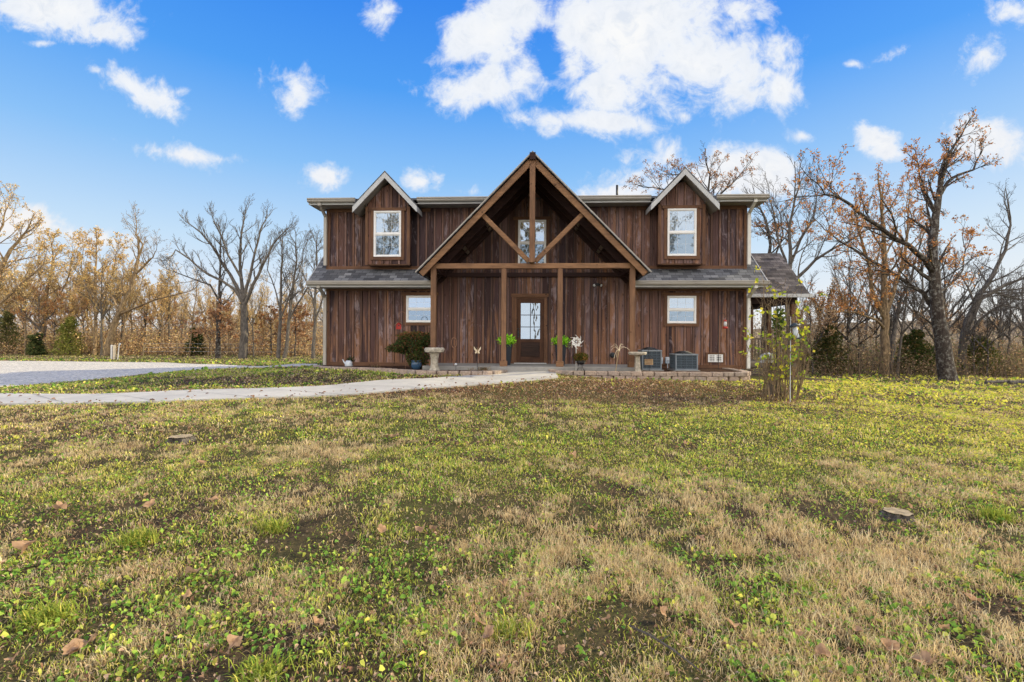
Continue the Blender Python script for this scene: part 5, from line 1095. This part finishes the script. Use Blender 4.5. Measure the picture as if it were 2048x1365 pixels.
# undergrowth: numpy sticks and leaves
def stickleaf(name, x0, x1, y0, y1, n, hfun, cols, nl, lcols, lsize, seed, mat='foliage', pxrange=None):
    r = np.random.default_rng(seed); yy = r.uniform(y0, y1, n)
    if pxrange: xx = (r.uniform(pxrange[0], pxrange[1], n)-1024)/F*yy
    else: xx = r.uniform(x0, x1, n)
    zz = gz_arr(xx, yy); H = hfun(xx, yy, r)*r.uniform(.35, 1.0, n); az = r.uniform(0, 6.28, n); ln = r.uniform(0, 1.1, n)*H
    tip = np.stack([xx+np.cos(az)*ln, yy+np.sin(az)*ln, zz+H], 1); base = np.stack([xx, yy, zz-.05], 1); w = np.stack([np.full(n, .012)+r.uniform(0, .012, n), np.zeros(n), np.zeros(n)], 1)
    v = np.stack([base-w, base+w, tip], 1).reshape(-1, 3); c = np.array(cols)[r.integers(0, len(cols), n)]*r.uniform(.6, 1.3, (n, 1)); c = np.repeat(c, 3, 0)
    k = r.integers(0, n, nl); f = r.uniform(.08, 1.0, nl)[:, None]; p = base[k]*(1-f)+tip[k]*f+r.normal(0, .18, (nl, 3)); d = r.normal(0, 1, (nl, 3)); d /= np.linalg.norm(d, axis=1)[:, None]; e = np.cross(d, r.normal(0, 1, (nl, 3))); e /= np.linalg.norm(e, axis=1)[:, None]
    s = lsize*r.uniform(.6, 1.4, (nl, 1)); lv = np.stack([p, p+d*s*.5+e*s*.3, p+d*s, p+d*s*.5-e*s*.3], 1).reshape(-1, 3); lc = np.repeat(np.array(lcols)[r.integers(0, len(lcols), nl)]*r.uniform(.55, 1.35, (nl, 1)), 4, 0)
    V = np.vstack([v, lv]); C = np.vstack([c, lc]); loops = np.arange(len(V)); st = np.r_[np.arange(n)*3, n*3+np.arange(nl)*4]; tt = np.r_[np.full(n, 3), np.full(nl, 4)]
    me = npmesh(name, V, loops, st, tt, C); me.materials.append(M[mat]); o = bpy.data.objects.new(name, me); col.objects.link(o); return o
o = stickleaf('undergrowth', 0, 0, 37.5, 60, 5500, lambda x, y, r: 2.2+1.3*np.sin(x*.9)*np.sin(x*.37+1)+(y-38)*.11, ((.26,.18,.11),(.18,.13,.09),(.40,.29,.17)), 56000, GOLD+TANL+BROWN+((.50,.28,.12),), .14, 3, pxrange=(-160, 655)); tag(o, 'tangled golden brush filling the foot of the woods on the left', 'undergrowth', kind='stuff')
o = stickleaf('undergrowth', 0, 0, 24.2, 42, 4500, lambda x, y, r: 1.7+.6*np.sin(x*1.1)+(y-24)*.05, ((.16,.12,.09),(.10,.08,.06),(.24,.18,.12)), 46000, ((.28,.19,.11),(.20,.14,.09),(.36,.23,.12),(.19,.20,.08),(.46,.34,.20)), .10, 4, pxrange=(1570, 2300)); tag(o, 'brown tangled brush along the back of the right lawn', 'undergrowth', kind='stuff')
o = stickleaf('undergrowth', -30, 60, 62, 95, 5000, lambda x, y, r: np.full(len(x), 6.5), ((.20,.16,.12),(.26,.2,.15)), 36000, ((.44,.34,.24),(.52,.42,.28),(.38,.30,.22)), .32, 5, pxrange=(-250, 2300)); tag(o, 'far woods reading as one brown mass beyond the clearing', 'woods', kind='stuff')

# tall thin lilac-like shrub with feeders
b = wpos(1562, 10.3, 0); bx, by = b.x, b.y; bz = gz(bx, by); t = empty('tall_shrub', (bx, by, bz)); tag(t, 'tall sparse shrub of upright stems with yellow-green leaves right of the house', 'shrub'); rr = random.Random(14); g = MB(); L_ = MB()
for i in range(46):
    a = rr.random()*6.28; ln = rr.uniform(0, .30); p = Vector((rr.uniform(-.34,.34), rr.uniform(-.28,.28), -.05)); L = rr.uniform(1.1, 2.65); pts = [p]
    if i % 9 == 0: ln = .6; L = rr.uniform(1.0, 1.5)
    for k in range(7): p = p+Vector((math.cos(a)*ln+rr.gauss(0,.10), math.sin(a)*ln+rr.gauss(0,.10), 1)).normalized()*L/7; pts.append(p)
    g.tube(pts, [.011,.010,.009,.007,.006,.005,.004,.003], 4)
    for k in range(2, 8):
        for _ in range(2):
            q = pts[k]+Vector((rr.gauss(0,.11), rr.gauss(0,.11), rr.uniform(.06,.26))); g.tube([pts[k], (pts[k]+q)/2+Vector((rr.gauss(0,.02),0,.01)), q], .0035, 3)
            if rr.random() < (.22 if k > 3 else .10): leaves_into(L_, rr, tuple(q), (.05,.05,.05), 6, .075, [(.60,.62,.06),(.42,.52,.06),(.72,.62,.08),(.22,.34,.06)], .1, 0, .7)
g.build('stems', 'bark_warm', t); L_.build('foliage', 'foliage', t)
t = empty('garden_obelisk', (bx+.0, by+.1, bz)); tag(t, 'dark narrow trellis post hidden inside the tall shrub', 'trellis'); g = MB()
for s_ in (-1, 1): g.tube([(s_*.05,0,-.05),(s_*.035,0,2.05)], .010, 6)
for i in range(9): g.tube([(-.05,0,.2+i*.2),(.05,0,.2+i*.2)], .006, 5)
g.build('frame', 'black', t); g = MB(); leaves_into(g, rr, (.0,-.02,1.65), (.12,.1,.35), 260, .07, [(.05,.10,.03),(.10,.16,.04),(.20,.25,.05)], .1, 0, .7); g.build('vine', 'foliage', t)
def pole(px, d, zt, label, mat='enamel', r=.007):
    p = wpos(px, d, 0); z = gz(p.x, p.y); t = empty('feeder_pole', (p.x, p.y, z)); tag(t, label, 'pole'); g = MB(); g.tube([(0,0,-.05),(0,0,zt-z)], r, 6); g.build('shaft', mat, t); return p
p = pole(1581, 9.9, 1.93, 'thin white metal pole standing in front of the tall shrub')
t = empty('bird_feeder', (p.x+.13, p.y, 1.50)); t.rotation_euler = (0, R(-14), 0); tag(t, 'white tube bird feeder with grey cap hanging tilted from the thin white pole', 'bird feeder')
g = MB(); g.lathe([(.05,-.0),(.052,.02),(.05,.22)], 14); g.build('tube', 'enamel', t, True); g = MB(); g.lathe([(.10,.24),(.085,.27),(.02,.31)], 14); g.build('cap', 'slate', t, True); g = MB(); g.lathe([(.09,-.02),(.09,.0)], 14); g.build('tray', 'slate', t); g = MB(); g.tube([(0,0,.30),(-.07,0,.40),(-.12,0,.38)], .005, 4); g.build('hanger', 'black', t)
p = wpos(1543, 10.9, 0); z = gz(p.x, p.y); t = empty('feeder_post', (p.x, p.y, z)); tag(t, 'weathered grey post under the domed feeder left of the tall shrub', 'post'); g = MB(); g.box(-.055, .055, -.055, .055, -.1, .95-z); g.build('shaft', 'grey_timber', t, bevel=.006)
t = empty('bird_feeder', (p.x-.10, p.y-.02, .95)); tag(t, 'domed clear feeder on a white tray atop the grey post', 'bird feeder'); g = MB(); g.box(-.13, .13, -.11, .11, 0, .025); g.box(-.10, .10, -.08, .08, .025, .06); g.build('tray', 'white_paint', t); g = MB(); g.lathe([(.155,.08),(.15,.14),(.10,.20),(.02,.225)], 16); g.build('dome', 'glass_grey', t, True); g = MB(); g.tube([(0,0,.05),(0,0,.21)], .02, 6); g.build('stem', 'white_paint', t)
# ------------------------------------------------------------------ lawn cover
nr = np.random.default_rng(42)
_tab = np.random.default_rng(9).random((256, 256))
def vnoise(x, y, s, o=0):
    x = x*s+o*17.3+1000; y = y*s+o*7.7+1000; xi = np.floor(x).astype(int); yi = np.floor(y).astype(int); fx = x-xi; fy = y-yi; fx = fx*fx*(3-2*fx); fy = fy*fy*(3-2*fy)
    g = lambda a, b: _tab[a % 256, b % 256]
    return (g(xi, yi)*(1-fx)+g(xi+1, yi)*fx)*(1-fy)+(g(xi, yi+1)*(1-fx)+g(xi+1, yi+1)*fx)*fy
def fbm(x, y, s, o=0): return .5*vnoise(x, y, s, o)+.28*vnoise(x, y, s*2.1, o+3)+.15*vnoise(x, y, s*4.3, o+5)+.07*vnoise(x, y, s*9, o+8)
def bump(x, y, cx, cy, rx, ry, rot=0): c, s = math.cos(R(rot)), math.sin(R(rot)); a = (x-cx)*c+(y-cy)*s; b = -(x-cx)*s+(y-cy)*c; return np.exp(-((a/rx)**2+(b/ry)**2))
housepoly = np.array([tuple(hw(u, v)[:2]) for u, v in ((-7.0,-.1),(-3.2,-.1),(-3.2,-2.0),(3.2,-2.0),(3.2,-.1),(10.2,-.1),(10.2,9),(-7,9))])
def shrink(P, k): h = len(P)//2; A = P[:h]; B = P[::-1][:h]; w = nr.uniform(.3, 1.7, (h, 1))*k; return np.vstack([A+(B-A)*w, (B+(A-B)*w)[::-1]])
path_in = shrink(path_poly, .045); grav_in = shrink(grav_poly, .006)
def allowed(x, y): return ~(inpoly(x, y, path_in) | inpoly(x, y, grav_in) | inpoly(x, y, bedL) | inpoly(x, y, bedR) | inpoly(x, y, housepoly))
def fields(x, y):
    tan = .78*bump(x, y, 2.4, 3.1, 2.6, 1.3, -15)+.62*bump(x, y, .9, 2.7, 1.3, .8)+.45*bump(x, y, 1.2, 4.4, 1.4, .6)+1.5*bump(x, y, -2.05, 6.0, .75, .5)+.8*bump(x, y, 4.2, 5.2, 1.2, .8, 20)+.5*bump(x, y, -5, 8.6, 4.5, 1.2)+.55*bump(x, y, 9.5, 8, 2, 2)+.25*bump(x, y, 0, 7.5, 1.5, .7)
    red = 1.9*bump(x, y, 2.9, 10.9, 3.3, 1.45)+.9*bump(x, y, 1.2, 9.8, 2.2, .7)+1.0*bump(x, y, -2.2, 10.6, 2.6, .75)+.35*bump(x, y, -6, 12.5, 3.5, .8)+.35*bump(x, y, -1.5, 10, 1.5, .6)
    green = 1.1*bump(x, y, 1.2, 6.2, 2.8, 1.6)+.5*bump(x, y, -.6, 5.0, 1.3, .9)+.55*bump(x, y, 5, 7.0, 2.5, 1.5)+.6*bump(x, y, -9, 14, 6, 2.2)+.4*bump(x, y, 3, 4.9, 1, .5)
    clov = .9*bump(x, y, 5.5, 6.5, 3.2, 2.4)+.7*bump(x, y, 8, 12, 4, 4)+.35*bump(x, y, -1.2, 2.6, 1.3, .8)+.4*bump(x, y, 14, 18, 6, 5)
    bare = .5*bump(x, y, -6, 7.0, 3.0, 1.2)+.4*bump(x, y, -3.0, 2.3, 1.6, .7)+.35*bump(x, y, -6, 12.5, 3, .6)+.5*bump(x, y, .15, 2.2, .6, .4)
    return tan, red, green, clov, bare
def sample(n, y0, y1, marg=1.12):
    u = nr.random(n); y = np.sqrt(y0*y0+u*(y1*y1-y0*y0)); x = nr.uniform(-1, 1, n)*(y*1.06*marg+.5); k = allowed(x, y); return x[k], y[k]
def blades(name, x, y, h, w, lean, colr, label, seg2=True, cat='grass', tipk=1.35, ysp=0):
    n = len(x); z = gz_arr(x, y)-.006; az = nr.uniform(0, 2*np.pi, n); la = nr.uniform(0, 2*np.pi, n)
    s = np.stack([np.cos(az), np.sin(az), np.zeros(n)], 1)*w[:, None]/2; b = np.stack([x, y, z], 1)
    ld = np.stack([np.cos(la), np.sin(la), np.zeros(n)], 1); up = np.array([0, 0, 1.0])
    m = b+up*(h*.6*np.cos(lean*.6))[:, None]+ld*(h*.6*np.sin(lean*.6))[:, None]; tp = m+up*(h*.4*np.cos(lean*1.5))[:, None]+ld*(h*.4*np.sin(lean*1.5))[:, None]
    V = np.stack([b-s, b+s, m+s*.8, m-s*.8, tp], 1).reshape(-1, 3); i = np.arange(n)[:, None]*5
    loops = np.hstack([i+0, i+1, i+2, i+3, i+3, i+2, i+4]).ravel(); st = (np.arange(n)[:, None]*7+np.array([[0, 4]])).ravel(); tt = np.tile([4, 3], n)
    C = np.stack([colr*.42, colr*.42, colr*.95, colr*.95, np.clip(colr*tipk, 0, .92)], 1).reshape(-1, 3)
    me = npmesh(name, V, loops, st, tt, C); me.materials.append(M['grass']); o = bpy.data.objects.new(name, me); col.objects.link(o); tag(o, label, cat, kind='stuff'); return o
def pick(pal, n, lo=.7, hi=1.3): return np.array(pal)[nr.integers(0, len(pal), n)]*nr.uniform(lo, hi, (n, 1))
GREEN = ((.34,.45,.08),(.48,.56,.09),(.22,.33,.06),(.60,.62,.12)); YEL = ((.88,.78,.18),(.74,.72,.13),(.92,.76,.26)); TAN = ((.96,.74,.42),(.97,.80,.50),(.90,.66,.36),(.93,.70,.40)); DEAD = ((.62,.42,.24),(.38,.24,.14),(.78,.57,.32)); REDB = ((.40,.20,.11),(.28,.14,.09),(.52,.28,.15))
# 1 green grass
X_, Y_, Hh, Ww, Ln, Cc = [], [], [], [], [], []
for y0, y1, n, hk, wk in ((1.5, 3.2, 62000, 1, 1), (3.2, 6, 105000, 1.0, 1.3), (6, 10, 105000, 1.1, 2.1), (10, 16, 90000, 1.25, 3.6), (16, 40, 70000, 1.6, 7)):
    x, y = sample(n, y0, y1); tan, red, green, clov, bare = fields(x, y); nz = fbm(x, y, .9); nf = fbm(x, y, 3.2, 4)
    p = .62+1.0*green+.22*clov-.42*tan-1.0*red-.7*bare+(nz-.5)*2.4+(nf-.5)*4.6
    k = nr.random(len(x)) < np.clip(p, .04, 1); x, y = x[k], y[k]; n_ = len(x); right = np.clip((x-1)/6, 0, 1)*np.clip((y-3)/4, 0, 1); left = np.clip((-x-1.5)/4, 0, 1)*np.clip((y-3.5)/3, 0, 1)*np.clip((10.8-y)/1.2, 0, 1)
    c = pick(GREEN, n_); yk = nr.random(n_) < (.24+.55*right+.60*left); c[yk] = pick(YEL, yk.sum()); dk = nr.random(n_) < .16; c[dk] = pick(TAN, dk.sum())
    tuft = np.clip((fbm(x, y, 4.5, 9)-.52)*8, 0, 1.0)
    X_.append(x); Y_.append(y); Hh.append(nr.uniform(.016, .040, n_)*(1-.25*np.clip(tan[k], 0, 1))*hk*(1+tuft*.9)); Ww.append(nr.uniform(.003, .006, n_)*wk); Ln.append(nr.uniform(.2, 1.25, n_)); Cc.append(c*(.50+.95*fbm(x, y, 5.5, 51)[:, None]+.25*tuft[:, None]))
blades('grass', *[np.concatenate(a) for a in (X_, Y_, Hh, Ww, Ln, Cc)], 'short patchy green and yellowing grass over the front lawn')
# 2 dormant tan grass in little tufts
X_, Y_, Hh, Ww, Ln, Cc = [], [], [], [], [], []
for y0, y1, nt_, nb, hk, wk in ((1.5, 3.2, 4600, 30, 1, 1), (3.2, 6, 9500, 20, 1, 1.3), (6, 10, 9500, 11, 1.0, 2.2), (10, 16, 9000, 6, 1.0, 3.8), (16, 40, 9000, 4, 1.6, 8)):
    x, y = sample(nt_, y0, y1); tan, red, green, clov, bare = fields(x, y); nz = fbm(x, y, 1.6, 11); nf = fbm(x, y, 3.6, 12)
    p = .02+.95*tan-.75*green-.35*red-.45*clov+(nz-.5)*3.2+(nf-.5)*5.0
    k = nr.random(len(x)) < np.clip(p, .03, 1); x, y = x[k], y[k]; tt_ = np.clip(tan[k], 0, 1); r_ = nr.uniform(.015, .045, len(x))*(1+.15*wk); hh_ = nr.uniform(.03, .062, len(x))*(.75+.4*tt_)
    bc = pick(TAN, len(x), .75, 1.15); x = np.repeat(x, nb); y = np.repeat(y, nb); r_ = np.repeat(r_, nb); hh_ = np.repeat(hh_, nb); n_ = len(x)
    X_.append(x+nr.normal(0, 1, n_)*r_); Y_.append(y+nr.normal(0, 1, n_)*r_); Hh.append(hh_*1.45*nr.uniform(.5, 1.15, n_)*hk); Ww.append(nr.uniform(.0022, .0045, n_)*wk); Ln.append(nr.uniform(.1, 1.25, n_)); Cc.append(np.repeat(bc, nb, 0)*nr.uniform(.68, 1.1, (n_, 1)))
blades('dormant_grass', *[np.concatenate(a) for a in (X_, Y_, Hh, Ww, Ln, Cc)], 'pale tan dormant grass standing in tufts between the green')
# 3 flat thatch
X_, Y_, Hh, Ww, Ln, Cc = [], [], [], [], [], []
for y0, y1, n, wk in ((1.5, 3.2, 42000, 1), (3.2, 6, 60000, 1.3), (6, 10, 70000, 2.1), (10, 16, 80000, 3.6), (16, 40, 60000, 7)):
    x, y = sample(n, y0, y1); tan, red, green, clov, bare = fields(x, y); k = nr.random(len(x)) < np.clip(.16+red+tan*.1-.3*green+.25*bare+(fbm(x, y, 2, 20)-.5)*2, .08, 1); x, y, red = x[k], y[k], red[k]; n_ = len(x); c = pick(DEAD, n_); rk = nr.random(n_) < red*.8; c[rk] = pick(REDB, rk.sum()); tk = nr.random(n_) < .22; c[tk] = pick(TAN, tk.sum(), .5, 1.0)
    X_.append(x); Y_.append(y); Hh.append(nr.uniform(.02, .055, n_)*(1+.2*wk)); Ww.append(nr.uniform(.0025, .005, n_)*wk); Ln.append(nr.uniform(1.15, 1.55, n_)); Cc.append(c)
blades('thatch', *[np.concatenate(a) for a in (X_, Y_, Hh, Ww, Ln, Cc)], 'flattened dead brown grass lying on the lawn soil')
# 4 broad small leaves: clover, weeds, crumbled litter
def flat_leaves(name, x, y, size, tilt, lift, colr, label, cat, aspect=.75, cup=.25):
    n = len(x); z = gz_arr(x, y)+lift; az = nr.uniform(0, 2*np.pi, n); t1 = nr.normal(0, 1, n)*tilt; t2 = nr.normal(0, 1, n)*tilt
    f = np.stack([np.cos(az)*np.cos(t1), np.sin(az)*np.cos(t1), np.sin(t1)], 1); s = np.stack([-np.sin(az)*np.cos(t2), np.cos(az)*np.cos(t2), np.sin(t2)], 1); S_ = size[:, None]; c0 = np.stack([x, y, z], 1); up = np.array([0, 0, 1.])*S_*cup
    V = np.stack([c0-f*S_*.5, c0-f*S_*.1+s*S_*.5*aspect+up, c0+f*S_*.28+s*S_*.34*aspect+up*.8, c0+f*S_*.55, c0+f*S_*.28-s*S_*.34*aspect+up*.8, c0-f*S_*.1-s*S_*.5*aspect+up], 1).reshape(-1, 3)
    i = np.arange(n)[:, None]*6; loops = np.hstack([i, i+1, i+2, i+3, i, i+3, i+4, i+5]).ravel(); st = np.arange(n*2)*4; tt = np.full(n*2, 4); C = np.repeat(colr, 6, 0)*np.tile(np.array([.8,1.1,1,.9,1.05,1])[:, None], (n, 1))
    me = npmesh(name, V, loops, st, tt, C); me.materials.append(M['foliage']); o = bpy.data.objects.new(name, me); col.objects.link(o); tag(o, label, cat, kind='stuff'); return o
X_, Y_, S_, Cc = [], [], [], []
for y0, y1, n, sk in ((1.5, 3.2, 30000, 1), (3.2, 6, 46000, .9), (6, 10, 52000, 1.2), (10, 16, 36000, 2.5), (16, 30, 20000, 5)):
    x, y = sample(n, y0, y1); tan, red, green, clov, bare = fields(x, y); k = nr.random(len(x)) < np.clip(.34+1.0*clov-.9*red-.2*bare+(fbm(x, y, 1.4, 31)-.5)*2.0+(fbm(x, y, 6, 33)-.5)*2.6, .02, 1); x, y = x[k], y[k]; n_ = len(x); c = pick(((.24,.42,.07),(.16,.31,.06),(.36,.52,.09),(.55,.58,.12)), n_); right = np.clip((x-1.5)/5, 0, 1)*np.clip((y-3.5)/3, 0, 1); yk = nr.random(n_) < .02+.10*np.clip(y-4, 0, 1)+.62*right; c[yk] = pick(((.82,.80,.11),(.90,.80,.15),(.66,.70,.10)), yk.sum())
    X_.append(x); Y_.append(y); S_.append((.008+.030*nr.random(n_)**2.2)*sk); Cc.append(c*(.6+.8*fbm(x, y, 2.3, 61)[:, None]))
flat_leaves('clover', *[np.concatenate(a) for a in (X_, Y_, S_)], .55, nr.uniform(.008, .035, sum(map(len, X_))), np.concatenate(Cc), 'low clover and broad-leaved weeds spread through the lawn', 'weeds')
X_, Y_, S_, Cc = [], [], [], []
for y0, y1, n, sk in ((1.5, 3.2, 8000, .62), (3.2, 6, 9000, .72), (6, 10, 6500, 1.3), (10, 16, 7500, 1.8), (16, 36, 4500, 3)):
    x, y = sample(n, y0, y1); tan, red, green, clov, bare = fields(x, y); k = nr.random(len(x)) < np.clip(.40+bare+.6*red-.3*green+(fbm(x, y, 1.1, 41)-.5)*2.4, .05, 1); x, y = x[k], y[k]; n_ = len(x)
    X_.append(x); Y_.append(y); S_.append(nr.uniform(.014, .042, n_)*sk); Cc.append(pick(((.42,.26,.17),(.32,.18,.11),(.55,.40,.30),(.22,.13,.085),(.62,.43,.28)), n_))
flat_leaves('leaf_litter', *[np.concatenate(a) for a in (X_, Y_, S_)], .5, nr.uniform(.010, .030, sum(map(len, X_))), np.concatenate(Cc), 'small crumbled brown leaves scattered through the lawn', 'leaf litter', .7, .3)

nn = 260; u_ = nr.random(nn); A_ = path_poly[:len(path_poly)//2]; B_ = path_poly[::-1][:len(path_poly)//2]; ii = nr.integers(0, len(A_), nn); tpos = np.where(nr.random(nn) < .7, nr.choice([.04, .96], nn)+nr.normal(0, .05, nn), nr.random(nn)); tpos = np.clip(tpos, 0, 1)[:, None]
pp = A_[ii]*(1-tpos)+B_[ii]*tpos
flat_leaves('leaf_litter', pp[:, 0], pp[:, 1], nr.uniform(.03, .075, nn), .35, np.full(nn, .05), pick(((.42,.26,.17),(.30,.17,.10),(.24,.14,.09)), nn), 'dry leaf crumbs blown onto the concrete walk', 'leaf litter')
# large dry sycamore / oak leaves: each its own thing
def big_leaf_mesh(seed):
    r = random.Random(seed); g = MB(); n = 22; out = []
    for i in range(n):
        a = 2*math.pi*i/n; lob = .62+.38*abs(math.cos(a*2.5+.2)); rad = .5*lob*(1.0 if math.cos(a) > -.6 else .7)*r.uniform(.9, 1.1); x, y = rad*math.cos(a), rad*math.sin(a)*.9; out.append((x, y))
    cl = r.uniform(.3, 1.1); cz = r.uniform(-.5, .9)
    def Z(x, y): return .9*cl*abs(y)*abs(y)+cz*x*abs(x)*.7+.06*math.sin(x*9+seed)+.05*math.sin(y*11)
    ring2 = [(x*.5, y*.5) for x, y in out]; vs = [(x, y, Z(x, y)) for x, y in out]+[(x, y, Z(x, y)) for x, y in ring2]+[(0, 0, 0)]
    for i in range(n):
        j = (i+1) % n; k = r.uniform(.8, 1.1); g.add([], []); g.f.append((i, j, n+j, n+i)); g.c.append((.56*k,.36*k,.22*k)); g.f.append((n+i, n+j, 2*n)); g.c.append((.46*k,.28*k,.17*k))
    g.v = vs; g.tube([(-.35,0,Z(-.35,0)),(-.62,.03,.06),(-.85,.0,.10)], .012, 4, (.2,.12,.06)); return g
LM = [big_leaf_mesh(i).mesh('dry_leaf', True) for i in range(6)]
for m_ in LM: m_.materials.append(M['foliage'])
rl = random.Random(5)
def leafobj(px, py, size, label, group=None, tilt=.35):
    x, y = gp(px, py); o = bpy.data.objects.new('dry_leaf', rl.choice(LM)); col.objects.link(o); s = size*.78*rl.uniform(.9, 1.1); o.scale = (s, s, s*rl.uniform(.9, 1.7)); o.location = (x, y, gz(x, y)+.030+size*.12)
    o.rotation_euler = (rl.gauss(0, tilt), rl.gauss(0, tilt), rl.random()*6.28); tag(o, label, 'leaf', group)
for px, py, s, lb in ((962,1262,.12,'curled rust-brown leaf, upper of the pair at the bottom centre of the lawn'),(980,1285,.13,'large pinkish brown leaf lying under the curled one at the bottom centre'),(842,1072,.12,'pale folded leaf on the lawn beside the tan leaf, left of centre'),(765,1072,.12,'tan curled leaf just left of the pale folded leaf'),
    (1400,1090,.12,'flat tan oak leaf in the dry grass right of centre'),(1190,1068,.10,'pale pointed leaf in the middle of the dry grass'),(60,1108,.20,'broad tan leaf at the far left foreground'),(402,934,.15,'orange-brown leaf left of the bleached grass patch'),(385,1160,.13,'brown leaf with lifted tips in the left foreground'),(475,1300,.10,'flat reddish leaf near the bottom, left of centre'),
    (1148,920,.16,'dark reddish curled leaf in the bright green grass'),(788,880,.18,'upright curled leaf beside the bleached grass patch'),(1010,1178,.08,'small tan leaf in the dry grass above the bottom pair'),(1215,1255,.09,'pale small leaf right of the bottom pair'),(1945,1212,.12,'flat tan leaf in the right foreground'),(1645,1325,.11,'oval leaf near the bottom right'),(1785,1310,.12,'long pale leaf at the bottom right'),
    (120,1025,.16,'pale curled leaf at the left edge of the lawn'),(300,1022,.14,'tan leaf above the yellow tufts on the left'),(430,1010,.14,'tan folded leaf right of the yellow tufts'),(185,1300,.11,'brown leaf near the bottom left'),(145,1318,.12,'larger tan leaf below the brown one near the bottom left'),(640,1260,.08,'twisted two-tone leaf in the lower left lawn'),(1745,1015,.15,'orange leaf beside the right stump'),(1850,1345,.13,'lobed tan leaf at the bottom edge on the right')):
    leafobj(px, py, s, lb)
for i in range(60):
    py = rl.choice([rl.uniform(790, 900), rl.uniform(800, 1000), rl.uniform(980, 1350)]); px = rl.uniform(0, 2048) if py > 830 else rl.uniform(120, 1500)
    x, y = gp(px, py)
    if not allowed(np.array([x]), np.array([y]))[0]: continue
    leafobj(px, py, rl.uniform(.05, .10), 'one of the scattered medium-sized dry brown leaves lying in the grass', 'fallen leaves on the lawn', .45)
x, y = gp(1325, 1310); t = MB(); t.tube([(-.10,.17,.03),(-.03,.06,.05),(.04,-.03,.045),(.12,-.15,.03)], [.004,.006,.005,.003], 5); t.tube([(.0,.02,.05),(.05,.03,.07)], .0025, 4); o = t.build('fallen_twig', 'bark_grey', loc=(x, y, gz(x, y))); tag(o, 'thin grey fallen twig in the grass near the bottom centre right', 'twig')
# clods of tall bright tufts
def tuft(px, py, n, L, label):
    x, y = gp(px, py); rr = random.Random(int(px)); t = MB()
    for i in range(n):
        a = rr.random()*6.28; l = L*rr.uniform(.5, 1.1); lean = rr.uniform(.3, 1.1); d = Vector((math.cos(a)*math.sin(lean), math.sin(a)*math.sin(lean), math.cos(lean))); p = Vector((rr.gauss(0,.055), rr.gauss(0,.04), 0)); s = Vector((-math.sin(a), math.cos(a), 0))*.0028; m_ = p+d*l*.6; e_ = m_+(d+Vector((0,0,-.6)))*l*.4; c = rr.choice(GREEN+GREEN[:2]+YEL[:1]); k = rr.uniform(.55, 1.0)
        t.add([p-s, p+s, m_+s*.8, m_-s*.8, e_], [(0,1,2,3),(3,2,4)], tuple(v*k for v in c))
    o = t.build('grass_tuft', 'grass', loc=(x, y, gz(x, y))); tag(o, label, 'grass tuft')
tuft(100, 1240, 420, .11, 'bright green grass tuft in the bottom left corner area'); tuft(1018, 1268, 300, .10, 'green grass tuft beside the curled leaf pair at the bottom centre'); tuft(280, 1085, 380, .14, 'yellow-green grass tuft in the left foreground'); tuft(520, 1355, 260, .10, 'green tuft at the bottom edge left of centre'); tuft(545, 1060, 330, .13, 'yellow-lit tuft left of the folded leaves'); tuft(1995, 1040, 380, .15, 'loose green tuft at the right edge near the stump'); tuft(1620, 1180, 200, .09, 'sparse green tuft in the right foreground')
# control joints across the walk
half = len(path_poly)//2; PA = path_poly[:half]; PB = path_poly[::-1][:half]
for i in range(6, half-3, 7):
    a, b = PA[i], PB[i]; mb = MB(); d = (PA[i+1]-PA[i]); d = d/np.linalg.norm(d)*.009; vs = []
    for k in range(9):
        p = a+(b-a)*k/8
        for sg in (-1, 1): q = p+d*sg; vs.append((q[0], q[1], gz(p[0], p[1])+.0395))
    mb.add(vs, [(2*k, 2*k+1, 2*k+3, 2*k+2) for k in range(8)]); mb.build('control_joint', 'black', path_o)
